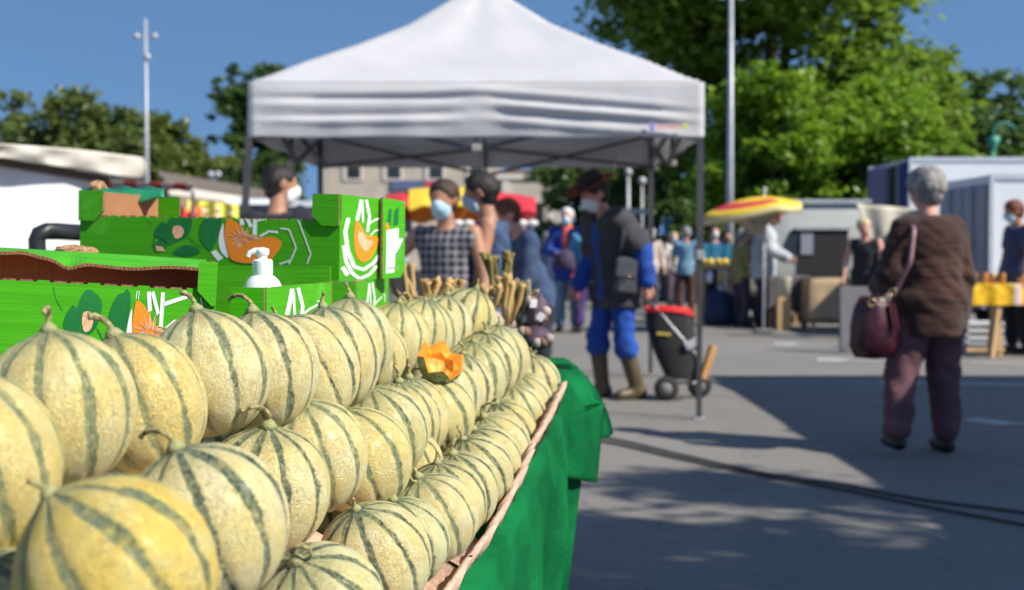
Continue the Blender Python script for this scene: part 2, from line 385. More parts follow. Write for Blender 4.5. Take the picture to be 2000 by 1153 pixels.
# settle: melons may touch but not cut into each other; each slides only in depth (its size follows)
for it in range(400):
    for m in ML: m['P'] = W(m['px'], m['py'], m['d']); m['r'] = m['w'] * m['d'] / F / 2
    for a in range(len(ML)):
        for b in range(a + 1, len(ML)):
            A, B = ML[a], ML[b]; dv = B['P'] - A['P']; ov = (A['r'] + B['r']) * .965 - dv.length
            if ov > 0:
                s = 1 if B['d'] >= A['d'] else -1; st = min(ov, .02) * .25
                A['d'] -= s * st; B['d'] += s * st
    for m in ML: m['d'] += (m['d0'] - m['d']) * .012
for m in ML: m['P'] = W(m['px'], m['py'], m['d']); m['r'] = m['w'] * m['d'] / F / 2
tp = ['with green stripes fading at the shoulder', 'with narrow dark stripes', 'with broad green stripes', 'finely netted and pale', 'with a yellowish rind', 'creamy with mottled stripes']
for n, m in enumerate(ML):
    ax = V((1, 0, 0)) * (m['sx'] - m['px']) - UP * (m['sy'] - m['py'])
    ax = ax / (m['w'] / 2); L = min(ax.length, .985); ax = ax.normalized() * L
    ax = (ax - FW * math.sqrt(max(0, 1 - L * L)) * (1 if m['row'] != 'C' else .4)).normalized()
    o = bpy.data.objects.new('melon', MEL[n % 4]); COL.objects.link(o); el = {'A': 1.02, 'B': 1.09, 'C': 1.10, 'E': 1.04}[m['row']]; el += random.Random(n).uniform(-.03, .03); o.location = m['P'] - ax * m['r'] * (el - 1) * .9; wf = {'B': 1.06, 'C': 1.02}.get(m['row'], 1.0); s_st = .82; o.scale = (m['r'] * wf, m['r'] * wf, m['r'] * el)
    q = ax.to_track_quat('Z', 'Y') @ Euler((0, 0, random.Random(n * 3 + 1).uniform(-3, 3))).to_quaternion()
    rr_ = random.Random(n * 7 + 5); yv = {('B', 0): 1, ('C', 0): .55, ('C', 2): .6, ('B', 4): .6, ('B', 8): .4, ('E', 1): 1, ('A', 4): .35}.get((m['row'], m['i']), rr_.choice((0, 0, .1, .25))); gv = {('A', 2): .7, ('A', 0): .5, ('E', 0): .9, ('B', 5): .5}.get((m['row'], m['i']), rr_.choice((0, 0, 0, .3))); o.color = (yv, gv, rr_.choice((0, 0, .2, .5, .8)), 1)
    o.rotation_mode = 'QUATERNION'; o.rotation_quaternion = q
    s = bpy.data.objects.new('stem', STM[m['st'], n % 2]); COL.objects.link(s); s.parent = o; kk = .66 + .2 * ((n * 7) % 5) / 4; s.scale = (kk,) * 3; s.location = (0, 0, 1.0 - kk * .985)
    s.rotation_euler = (0, 0, random.Random(n + 50).uniform(0, 6.28))
    nm = names[m['row']]
    lb = (f"striped melon, {ords[m['i']]} from the front in the {nm}" if m['row'] != 'E' else ['pale striped melon cut off at the bottom left corner', 'yellow melon squeezed behind the big yellow one at lower left', 'half hidden melon wedged between the fronts of the lowest and middle rows', 'small hidden melon wedged between the middles of the lowest and middle rows', 'hidden melon under the second and third melons of the top row', 'hidden melon under the fourth melon of the top row'][m['i']])
    if m['note'] and len((lb + ' ' + m['note']).split()) <= 16: lb += ', ' + m['note']
    tag(o, lb, 'melon', 'striped melons piled in rows on the stall')
    m['o'] = o

# cut melon with a zigzag edge
def cut_melon():
    c = W(862, 704, 2.36); n = 12; mb = MB(); r = .045
    axd = (V((.42, -.50, .76))).normalized(); q = axd.to_track_quat('Z', 'X').to_matrix()
    def ring(rr, z, zig):
        return [c + q @ V((rr * math.cos(2 * PI * k / n), rr * math.sin(2 * PI * k / n), z + (zig if k % 2 else -zig))) for k in range(n)]
    out = [ring(r * math.sin(f), -r * math.cos(f), 0 if f < 1.5 else .009) for f in (.1, .4, .7, 1.0, 1.3, 1.62)]
    mb.grid(out, MELON, True); a = mb.build('cut_melon', smooth=True)
    m2 = MB(); inn = [out[-1], ring(r * .93, .002, .010), ring(r * .66, -.008, .004), ring(r * .6, -.02, 0)]
    m2.grid(inn, FLESH, True); m2.build('flesh', a)
    m3 = MB(); m3.grid([ring(r * .6, -.02, 0), ring(r * .4, -.034, .003), ring(r * .1, -.038, 0)], SEEDS, True); m3.build('seed_hollow', a, True)
    rebase(a, c)
    for ch in a.children: ch.data.transform(Matrix.Translation(-c))
    tag(a, 'orange fleshed cut melon half with a zigzag rim between the rows', 'cut melon')
cut_melon()

# ---------------------------------------------------------------- pulp trays, carpet, table
PULP = M('pink_pulp', (.62, .40, .30), .95, .12, 60, .8, .003, fine=160)
rimp = [(820, 1240, 1.66), (868, 1160, 1.80), (905, 1105, 1.93), (958, 1035, 2.1), (1004, 948, 2.3), (1046, 856, 2.56), (1076, 800, 2.77), (1098, 752, 3.0)]
RIM = [W(*p) for p in rimp]; RIM = [RIM[0] + (RIM[0] - RIM[1]) * 3] + RIM
def along(pts, t):
    L = [0]
    for a, b in zip(pts, pts[1:]): L.append(L[-1] + (b - a).length)
    s = t * L[-1]
    for i in range(len(pts) - 1):
        if s <= L[i + 1] or i == len(pts) - 2: return pts[i].lerp(pts[i + 1], (s - L[i]) / (L[i + 1] - L[i]))
def rowfloor(y, x):
    "height of the sloping bed under the melons"
    best = None
    zc = [(m['P'], m['r']) for m in ML]
    num = den = 0
    for P, r in zc:
        wg = math.exp(-((P.y - y) ** 2 + (P.x - x) ** 2) / .012); num += wg * (P.z - r); den += wg
    return num / (den + 1e-9)
def tray(t0, t1, label, k):
    mb = MB(); n = 60; rows = []
    for j in range(9):
        row = []
        for i in range(n + 1):
            t = t0 + (t1 - t0) * i / n; p = along(RIM, t).copy(); e = min(i, n - i) / n
            sc = .009 * math.sin(i * .62 + k) + .006 * math.sin(i * 1.7 + 2 * k) + .004 * math.sin(i * 3.1); 
            if e < .03: sc -= .012
            if j == 0: q = p + V((-.030, 0, -.058))
            elif j == 1: q = p + V((-.012 + sc * .9, 0, -.026 + sc * .5))
            elif j == 2: q = p + V((.004 + sc * .8, 0, sc))
            elif j == 3: q = p + V((-.004 + sc * .8, 0, sc))
            else:
                x = p.x - .02 - .035 * (j - 4) * 1.0 - (j - 4) * .045; q = V((x, p.y, 0)); q.z = min(p.z - .012 if j == 4 else 9, rowfloor(p.y, x) - .055)
                if j == 4: q.z = min(q.z, p.z - .03)
            row.append(q)
        rows.append(row)
    mb.grid(rows, PULP); o = mb.build('pulp_tray', smooth=True, thick=.003); rebase(o, along(RIM, (t0 + t1) / 2) + V((0, 0, -.05)))
    return tag(o, label, 'tray', 'pink pulp trays under the melons')
tray(0, .425, 'pink moulded pulp tray under the nearest melons of the lowest row', 1)
tray(.432, .735, 'pink moulded pulp tray halfway along the melon rows, frayed rim', 2)
tray(.742, 1, 'pink moulded pulp tray at the far end of the melon rows', 3)

CARP = M('green_carpet', (.003, .115, .034), 1, .3, 5, .9, .004, c2=(.006, .165, .048), fine=140, patch=((.03, .24, .10), 70, .62))
CARP.node_tree.nodes['Principled BSDF'].inputs['Specular IOR Level'].default_value = .08
def tz(y): return .665 + .058 * (y - 1.5)
def carpet():
    mb = MB(); far = [W(1101, 745, 3.1), W(1112, 718, 3.45), W(1112, 705, 3.8), W(1100, 700, 3.95)]
    edge = [p + V((.006, 0, -.05)) for p in RIM] + far
    n = 130; rows = []
    for j in range(26):
        row = []; v = j / 25
        for i in range(n + 1):
            t = i / n; p = along(edge, t); fz = max(0, min(1, (p.y - 3.0) / .05)); z = p.z * (1 - v) + (.02 + fz * (p.z - .20)) * v; farb = max(0, min(1, (p.y - 3.08) / .25)); drop = p.z - z
            out = .018 * math.sin(t * 46 + 1.5 * v) * min(1, v * 3) + .016 * abs(math.sin(t * 19 + 1)) * v + .012 * min(1, v * 8)
            out += farb * .075 * math.sin(min(1, drop / .2) * PI / 2) - .10 * max(0, v - .25) * (1 - fz)
            row.append(V((p.x + out, p.y, z)))
        rows.append(row)
    back = []
    for j in range(4):
        back.append([V((along(edge, i / n).x - 1.25 * (1 - j / 4) , along(edge, i / n).y + 0, along(edge, i / n).z - (.0 if j == 3 else .012))) for i in range(n + 1)])
    mb.grid(back + rows, CARP)
    # far end drop
    e = edge[-1]; ex = [[V((e.x - .02 - 1.2 * i / 8, e.y + .04 * math.sin(i), e.z - .012 - (e.z - .05) * j / 5)) for i in range(9)] for j in range(6)]
    mb.grid(ex, CARP)
    # loose corner fold that sticks out beside the last tray
    A, B, C, D = W(1088, 815, 3.02), W(1182, 790, 3.14), W(1164, 942, 3.10), W(1080, 925, 2.99)
    fold = []
    for j in range(13):
        u = j / 12; L = A.lerp(D, u); Q = B.lerp(C, u); row = []
        for i in range(13):
            v = i / 12; p = L.lerp(Q, v); dd = -.06 * math.sin(v * PI * .9) * (1 - .6 * u) + .05 * max(0, (v - u)) ; row.append(p + V((0, dd, 0)))
        fold.append(row)
    mb.grid(fold, CARP)
    fo2 = [[L.lerp(Q2, i / 8) + V((0, .05 * math.sin(i / 8 * PI) + .02, .0)) for i in range(9)] for L, Q2 in ((W(1090, 752, 3.04), W(1126, 716, 3.3)), (W(1094, 775, 3.04), W(1150, 750, 3.25)), (W(1092, 800, 3.03), W(1163, 785, 3.18)), (W(1088, 816, 3.03), W(1182, 791, 3.145)))]
    mb.grid(fo2, CARP)
    o = mb.build('table_carpet', smooth=True, thick=.005); rebase(o, edge[3] + V((0, 0, -.7)))
    tag(o, 'bright green carpet cloth draped over the melon table with a stiff corner fold', 'table covering')
carpet()
WOOD = M('bare_wood', (.50, .32, .15), .7, .25, 6, .4, .003, stretch=(8, 8, .8))
STEEL = M('dull_steel', (.35, .35, .36), .4, .1, 20, .1, metal=.8)
def table():
    r = empty('trestle_table', 'trestle table hidden under the green carpet of the melon stall', 'table', (-.65, 2.4, 0))
    mb = MB(); a = along(RIM, .0); sl = math.atan(.13)
    mb.box((-.02, 0, .66), (1.0, 2.4, .03), WOOD, (R(5.5), 0, R(-5.5)), bev=.004); mb.build('table_top', r)
    for sx in (-1, 1):
        for sy in (-1, 1): MB().bar((sx * .38 + sy * .11 - .02, sy * 1.15, 0), (sx * .36 + sy * .11 - .02, sy * 1.15, .60 + sy * .11), .05, WOOD).build('leg', r)
table()

# ---------------------------------------------------------------- cardboard crates
GRN = M('green_card', (.066, .38, .010), .5, .10, 3, .3, .002, stretch=(1, 1, 60), patch=((.10, .47, .03), 5, .60))
GRN.node_tree.nodes['Principled BSDF'].inputs['Specular IOR Level'].default_value = .15
BRN = M('brown_card', (.36, .17, .075), .85, .12, 8, .3, .002, stretch=(40, 1, 1))
KRAFT = M('corrugated_edge', (.26, .14, .07), .9, .5, 8, .8, .003, stretch=(30, 30, 30))
LEAF = M('ink_dark_green', (.006, .17, .028), .5, .12, 20, .1)
ORG = M('ink_orange', (.90, .27, .010), .5, .06, 20, .1)
PEACH = M('ink_peach', (.88, .48, .28), .5, .1, 50, .1)
WHT = M('ink_white', (.80, .82, .78), .5, .03, 20, .05)
def Z4(x, y): return (400 + x / 3.72, 350 + y / 3.72)
ART_LONG = dict(
  leaf=[[(270, 452), (284, 440), (292, 448), (305, 424), (318, 420), (342, 430), (350, 440), (340, 470), (318, 480), (296, 490), (282, 478), (262, 470)],
        [(362, 452), (380, 425), (396, 424), (402, 416), (414, 430), (405, 470), (396, 488), (388, 500), (376, 490), (366, 478)],
        [(262, 490), (284, 470), (296, 490), (290, 500), (268, 504)], [(300, 505), (330, 486), (352, 488), (372, 500), (340, 512)]],
  peach=[[(306, 450), (322, 448), (332, 458), (326, 472), (312, 476), (305, 464)], [(268, 490), (284, 492), (290, 500), (272, 501)]],
  orange=[[Z4(*p) for p in ((90, 300), (150, 322), (200, 362), (250, 420), (330, 440), (400, 440), (460, 430), (530, 470), (510, 520), (460, 580), (420, 632), (130, 632), (90, 530), (65, 420), (75, 350))]],
  white=[[Z4(*p) for p in ((60, 330), (30, 400), (18, 480), (40, 560), (110, 610), (85, 520), (62, 420))], [Z4(*p) for p in ((-40, 560), (0, 540), (60, 600), (20, 625))]],
  lines=[([(85, 300), (92, 262)], 7), ([(105, 300), (110, 262)], 6), ([(190, 262), (208, 350)], 34), ([(222, 262), (278, 362)], 28), ([(310, 262), (308, 420)], 34), ([(318, 318), (470, 285), (532, 272)], 20),
         ([(632, 275), (690, 410), (748, 550), (722, 625)], 10), ([(508, 370), (575, 378), (605, 440), (634, 512), (580, 630)], 11), ([(350, 432), (420, 395), (490, 400)], 16), ([(505, 632), (600, 600)], 12)],
  star=[(210, 450)])
def strokes(pts, wd):
    out = []
    for (x0, y0), (x1, y1) in zip(pts, pts[1:]):
        dx, dy = x1 - x0, y1 - y0; L = math.hypot(dx, dy) or 1; nx, ny = -dy / L * wd / 2, dx / L * wd / 2; ex, ey = dx / L * wd * .12, dy / L * wd * .12
        out.append([(x0 + nx, y0 + ny), (x0 - nx, y0 - ny), (x1 - nx + ex, y1 - ny + ey), (x1 + nx + ex, y1 + ny + ey)])
    return out
def area(p): return sum(a[0] * b[1] - b[0] * a[1] for a, b in zip(p, p[1:] + p[:1])) / 2
def clip(poly, lo, hi, ax):
    for sgn, lim in ((1, lo), (-1, -hi)):
        out = []
        for i in range(len(poly)):
            a, b = poly[i - 1], poly[i]; ia, ib = sgn * a[ax] >= lim, sgn * b[ax] >= lim
            if ia != ib:
                t = (lim * sgn - a[ax]) / (b[ax] - a[ax]); out.append((a[0] + (b[0] - a[0]) * t, a[1] + (b[1] - a[1]) * t))
            if ib: out.append(b)
        poly = out
        if not poly: return []
    return poly
def soft(p, n=2):
    for _ in range(n if len(p) > 4 else 0): p = [q for a, b in zip(p, p[1:] + p[:1]) for q in ((a[0] * .78 + b[0] * .22, a[1] * .78 + b[1] * .22), (a[0] * .22 + b[0] * .78, a[1] * .22 + b[1] * .78))]
    return p
def paint(mb, polys, m, to2, to3, u, v):
    for p in polys:
        p = soft(list(p))
        q = clip(clip([to2(*a) for a in p], 0.002, u, 0), 0.002, v, 1)
        if len(q) < 3 or abs(area(q)) < 1e-7: continue
        if area(q) < 0: q = q[::-1]
        mb.face([to3(*a) for a in q], m)
def art_long(mb, to2, to3, u, v):
    paint(mb, ART_LONG['leaf'], LEAF, to2, lambda a, b: to3(a, b, .0006), u, v)
    paint(mb, [p for L, wd in (([(300, 452), (282, 456), (268, 470), (262, 492)], 1.6), ([(340, 470), (352, 482), (372, 492)], 1.6), ([(238, 420), (246, 436), (262, 450)], .9)) for p in strokes(L, wd)], LEAF, to2, lambda a, b: to3(a, b, .0007), u, v)
    vein = M('ink_mid_green', (.02, .26, .03), .5, .1)
    paint(mb, [p for L, wd in (([(318, 426), (318, 455), (296, 486)], .9), ([(318, 448), (334, 440)], .7), ([(316, 456), (296, 452)], .7), ([(404, 420), (392, 460), (386, 496)], .9), ([(395, 450), (378, 440)], .7), ([(390, 468), (402, 462)], .7), ([(308, 505), (366, 500)], .8), ([(282, 474), (276, 502)], .7)) for p in strokes(L, wd)], vein, to2, lambda a, b: to3(a, b, .00095), u, v)
    paint(mb, ART_LONG['peach'], PEACH, to2, lambda a, b: to3(a, b, .0009), u, v)
    paint(mb, ART_LONG['white'], WHT, to2, lambda a, b: to3(a, b, .0006), u, v)
    paint(mb, [[Z4(*a) for a in p] for L, wd in ART_LONG['lines'] for p in strokes(L, wd)], WHT, to2, lambda a, b: to3(a, b, .0008), u, v)
    paint(mb, ART_LONG['orange'], ORG, to2, lambda a, b: to3(a, b, .0012), u, v)
    rg = random.Random(5); st = []
    for k in range(34):
        a = rg.uniform(0, 6.28); L = rg.uniform(50, 135); cx, cy = 215 + 40 * math.cos(a), 450 + 12 * math.sin(a)
        ex, ey = cx + L * math.cos(a) * 1.05, cy + L * math.sin(a) * .7
        nx, ny = -math.sin(a) * 7, math.cos(a) * 7; st.append([Z4(cx + nx, cy + ny), Z4(cx - nx, cy - ny), Z4(ex, ey)])
    paint(mb, st, PEACH, to2, lambda a, b: to3(a, b, .0016), u, v)
def art_end(mb, to2, to3, u, v):
    L = [([(1062, 290), (1078, 200), (1088, 130)], 22), ([(1100, 300), (1095, 150)], 12), ([(1118, 125), (1142, 250), (1130, 372)], 18), ([(1140, 305), (1180, 275), (1222, 255)], 13), ([(1222, 230), (1258, 240), (1258, 300)], 9),
         ([(1150, 400), (1180, 360), (1225, 348)], 10), ([(1010, 275), (992, 380), (1010, 520), (1050, 640), (1110, 665), (1170, 620), (1210, 555)], 24), ([(985, 480), (1000, 600), (1040, 690), (1085, 735), (1150, 705), (1195, 640)], 22), ([(980, 640), (1010, 700)], 26)]
    paint(mb, [p for a, wd in L for p in strokes(a, wd)], WHT, to2, lambda a, b: to3(a, b, .0008), u, v)
    paint(mb, [[(1050, 280), (1085, 320), (1110, 380), (1140, 412), (1180, 400), (1205, 420), (1190, 500), (1150, 590), (1100, 615), (1060, 560), (1042, 440)]], ORG, to2, lambda a, b: to3(a, b, .0012), u, v)
    paint(mb, [[(1070, 360), (1100, 380), (1130, 440), (1170, 440), (1150, 490), (1120, 530), (1090, 490), (1065, 430)]], PEACH, to2, lambda a, b: to3(a, b, .0016), u, v)
    paint(mb, [[(1235, 430), (1250, 400), (1258, 460), (1240, 600), (1215, 600)]], LEAF, to2, lambda a, b: to3(a, b, .0006), u, v)
    paint(mb, [[(1235, 500), (1255, 480), (1250, 540), (1230, 560)]], ORG, to2, lambda a, b: to3(a, b, .0012), u, v)

def crate(label, pos, yaw, roll=0, pitch=0, L=.57, D=.38, H=.17, hl=.118, ledge=False, artmap=None, plain=False, fw=.056, bh=None):
    "pos = lower corner between the long front side and the right end; x runs left to right"
    r = empty('cardboard_crate', label, 'crate', pos, rot=(pitch, roll, yaw), group='green printed cardboard fruit crates')
    t = .005
    mb = MB(); mb.box((-L / 2, t / 2, hl / 2), (L, t, hl), GRN, sides={'+y': BRN, '+z': KRAFT})
    # slightly nicked top edge
    for k in range(26): mb.box((-L + (k + .5) * L / 26, t / 2, hl + .0012), (L / 26 * .72, t * .9, .0024), KRAFT if k % 3 else GRN)
    if artmap: art_long(mb, artmap, lambda a, b, h: (a - L, -h, b), L, hl)
    mb.build('front_panel', r)
    hb = bh or (H - .002 if ledge else hl); mb = MB().box((-L / 2, D - t / 2, hb / 2), (L, t, hb), GRN, sides={'-y': GRN if bh else BRN, '+z': KRAFT}); mb.build('back_panel', r)
    for x, s in ((-t / 2, 1), (-L + t / 2, -1)):
        mb = MB().box((x, D / 2, H / 2), (t, D - 2 * t - .0006, H), GRN, sides={('-x' if s > 0 else '+x'): BRN, '+z': KRAFT})
        if s > 0 and not plain: art_end(mb, lambda a, b: ((a - 967) / 316 * D * .92, (745 - b) / 640 * H), lambda a, b, h: (h, a + .004, b), D - .01, H - .004)
        mb.build('end_panel', r)
    for x0 in (0, 1):
        for y0 in (0, 1):
            mb = MB(); wx = fw; xa = -wx if not x0 else -L; yb = -.0035 if not y0 else D + .0035; zb = H - .062
            pts = [(xa, yb, H), (xa + wx, yb, H), (xa + wx, yb, zb), (xa + (.02 if not x0 else 0), yb, zb), (xa, yb, zb + (.02 if not x0 else 0))] if not x0 else [(xa, yb, H), (xa + wx, yb, H), (xa + wx, yb, zb + .02), (xa + wx - .02, yb, zb), (xa, yb, zb)]
            th = .0032; n = len(pts); f = [V(p) + V((0, -th, 0)) for p in pts]; b = [V(p) + V((0, th, 0)) for p in pts]
            mb.face(list(reversed(f)), GRN); mb.face(b, BRN if not y0 else GRN)
            for i in range(n): mb.face([f[i], f[(i + 1) % n], b[(i + 1) % n], b[i]], KRAFT)
            mb.build('corner_flap', r)
    MB().box((-L / 2, D / 2, .003), (L - 2 * t - .0006, D - 2 * t - .0006, .005), BRN).build('bottom_panel', r)
    if ledge:
        mb = MB(); n = 90; rows = []; edge = []
        for i in range(n + 1):
            x = -L + .006 + (L - .012) * i / n; u = i / n
            sag = -.010 - .012 * math.exp(-((u - .80) / .10) ** 2) - .010 * math.exp(-((u - .62) / .03) ** 2) + .004 * math.sin(u * 17) + .003 * math.exp(-((u - .5) / .03) ** 2)
            rows.append([V((x, D - .006, H + .001)), V((x, D - .05, H + .001 + sag * .3)), V((x, D - .11, H + .001 + sag))]); edge.append(rows[-1][-1])
        mb.grid(rows, GRN); mb.grid([[p + V((0, 0, -.0045)) for p in rr] for rr in rows], BRN)
        e = [[p + V((0, -.0002, .0004)), p + V((0, -.0002, -.005))] for p in edge]; mb.grid(e, KRAFT)
        for i in range(0, n * 2):
            a = along(edge, i / (n * 2)); mb.bar(a + V((0, -.0006, -.0002)), a + V(((.0022 if i % 2 else -.0022), -.0006, -.0046)), .0009, BRN)
        mb.build('top_ledge', r)
    return r
def apx(s=1.0, dx=0.0, dy=0.0):
    return lambda a, b: ((a - 98) / 562 * .57 * s + dx, (550 - b) / 117 * .118 * s + dy)
def at_corner(px, py, d, H=.17): p = W(px, py, d); return V((p.x, p.y, p.z - H))
# upper crate (long side in shade), its support, the bottle crate and the front one
crate('green printed cardboard crate on top of the stack, its long side in shade', W(662, 550, 2.5), R(-14), roll=R(1.4), artmap=apx(), D=.31)
b2 = W(666, 548, 2.5); b2.z -= .172
crate('green cardboard crate right underneath the topmost crate, mostly hidden', b2 + V((.03, -.0, -.001)), R(-4), artmap=apx())
crate('small looking green crate holding the white pump bottle', at_corner(518, 562, 2.06), R(-8), hl=.11, artmap=apx(), bh=.200)
c1 = crate('bright green printed crate nearest the camera with a sagging brown edged ledge', at_corner(410, 512, 1.80, .176), R(15), roll=R(3.6), H=.176, hl=.135, ledge=True, artmap=lambda a, b: (.57 - (400 - (246 + (a - 418) * .82)) * .00072, .132 - (b - 418) * .0011), plain=True, fw=.026)
# crates below, down to the carpet
for i, (px, py, d, yw, lb) in enumerate(((405, 512, 1.83, 12, 'green crate hidden below the nearest crate behind the melons'), (518, 562, 2.07, -8, 'green crate hidden below the bottle crate'), (668, 548, 2.52, -4, 'green crate at the bottom of the tallest stack'))):
    p = at_corner(px, py, d); top = p.z - .004 - (.172 if i == 2 else 0) - (.012 if i == 0 else 0); p.z = .74; crate(lb, p, R(yw), H=top - .74, hl=top - .77, plain=True)

def flap():
    A, B = W(745, 386, 2.70), W(789, 394, 2.80); C, D = W(786, 540, 2.80), W(745, 545, 2.70)
    mb = MB(); n = (B - A).cross(D - A).normalized(); n = n if n.y < 0 else -n
    pts = [A, B, W(788, 526, 2.80), W(780, 542, 2.78), D]; f = [p + n * .003 for p in pts]; b = [p - n * .003 for p in pts]
    mb.face(list(reversed(f)), GRN); mb.face(b, BRN)
    for i in range(5): mb.face([f[i], f[(i + 1) % 5], b[(i + 1) % 5], b[i]], KRAFT)
    def P(x, y, h=.004):
        u = (x - 1255) / 190; v = (y - 155) / 570; return A.lerp(B, u).lerp(D.lerp(C, u), v) + n * h
    for p, m, h in (([(1290, 340), (1305, 230), (1330, 225), (1320, 350)], LEAF, .0036), ([(1340, 350), (1350, 240), (1390, 195), (1385, 340)], LEAF, .0036), ([(1278, 340), (1300, 325), (1306, 380), (1280, 390)], ORG, .0038), ([(1282, 385), (1387, 360), (1387, 440), (1425, 436), (1420, 680), (1280, 690)], WHT, .0042)):
        mb.face([P(x, y, h) for x, y in reversed(p)], m)
    ink = M('ink_grey', (.25, .3, .25), .6, .1)
    for k in range(7): mb.face([P(1320, 462 + k * 22, .0046), P(1412, 455 + k * 22, .0046), P(1412, 451 + k * 22, .0046), P(1320, 458 + k * 22, .0046)][::-1], ink)
    for k in range(18): mb.face([P(1292 + k * 7, 668, .0046), P(1295 + k * 7, 668, .0046), P(1295 + k * 7, 640, .0046), P(1292 + k * 7, 640, .0046)], ink)
    o = mb.build('crate_end_flap'); rebase(o, D); tag(o, 'green cardboard flap with a white paper sheet at the end of the top crate', 'cardboard flap')  # open end flap of the top crate, modelled as an object of its own
flap()
def bottle():
    wp = M('white_plastic', (.82, .82, .84), .3, .02, 10, 0); p = W(513, 564, 2.17); r = empty('pump_bottle', 'white plastic pump bottle standing in a green crate', 'bottle', p + V((0, 0, -.13)))
    MB().lathe([(.0, 0), (.034, .001), (.037, .01), (.037, .108), (.0362, .120), (.033, .133), (.027, .144), (.020, .151), (.0145, .154)], wp, n=40).build('bottle_body', r, True, ang=50)
    MB().lathe([(.0165, .153), (.0172, .156), (.0172, .177), (.0150, .1795), (.0085, .180), (.0075, .187), (.0, .187)], wp, n=32).build('collar', r, True, ang=40)
    MB().tube([(0, 0, .186), (0, 0, .1885), (0, 0, .196), (0, 0, .1985)], [.0095, .0115, .0115, .009], wp, 20).tube([(.004, 0, .193), (-.012, -.003, .1935), (-.020, -.005, .191), (-.0235, -.006, .184)], [.0075, .0058, .0048, .004], wp, 12).build('pump_head', r, True, ang=50)
bottle()
PAPER = M('brown_paper', (.42, .25, .13), .9, .2, 12, 1, .01)
def crumple(label, c, sz, seed):
    rg = np.random.default_rng(seed); mb = MB(); rows = []; c = V(c)
    for i in range(9):
        row = []
        for k in range(20):
            a = 2 * PI * k / 20; f = PI * (i + .01) / 8.02; rr = 1 + .22 * rg.uniform(-1, 1)
            row.append(c + V((sz[0] * math.sin(f) * math.cos(a) * rr, sz[1] * math.sin(f) * math.sin(a) * rr, -sz[2] * math.cos(f) * rr)))
        rows.append(row)
    mb.grid(rows, PAPER, True); o = mb.build('crumpled_paper'); rebase(o, c); tag(o, label, 'paper')
crumple('crumpled brown paper lying on the ledge of the nearest crate', W(145, 492, 2.19), (.040, .02, .010), 1)
crumple('brown paper lump poking out behind the top crate', W(192, 372, 2.9), (.022, .02, .02), 2)
def rest():
    mb = MB(); g = M('dark_green_film', (.01, .19, .08), .5, .2); rows = []
    for i in range(22):
        x = 160 + 160 * i / 21; rows.append([W(x, 366 + .04 * i + 3 * math.sin(i), 2.95), W(x, 376 + 4 * math.sin(i * .8), 2.86), W(x, 392 + 6 * math.sin(i * .45 + 2), 2.84)])
    o = mb.grid(rows, g).build('plastic_liner', smooth=True, thick=.003); rebase(o, W(240, 380, 2.9)); tag(o, 'dark green liner folded over the back of the top crate', 'liner')
    m2 = M('black_rubber', (.02, .022, .025), .45, .2); r = empty('hand_truck', 'black tubular handle of a hand truck behind the crates', 'hand truck', W(78, 700, 3.2) * 1)
    b = r.location.copy(); r.location.z = 0; b.z = 0
    MB().tube([W(72, 1000, 3.2) - b, W(73, 490, 3.2) - b, W(72, 470, 3.2) - b, W(77, 457, 3.2) - b, W(90, 452, 3.2) - b, W(112, 452, 3.25) - b, W(160, 455, 3.3) - b], .021, m2, 14).build('handle_tube', r, True)
    MB().box(W(72, 1060, 3.2) - b, (.3, .25, .02), m2, bev=.005).build('foot_plate', r)
rest()
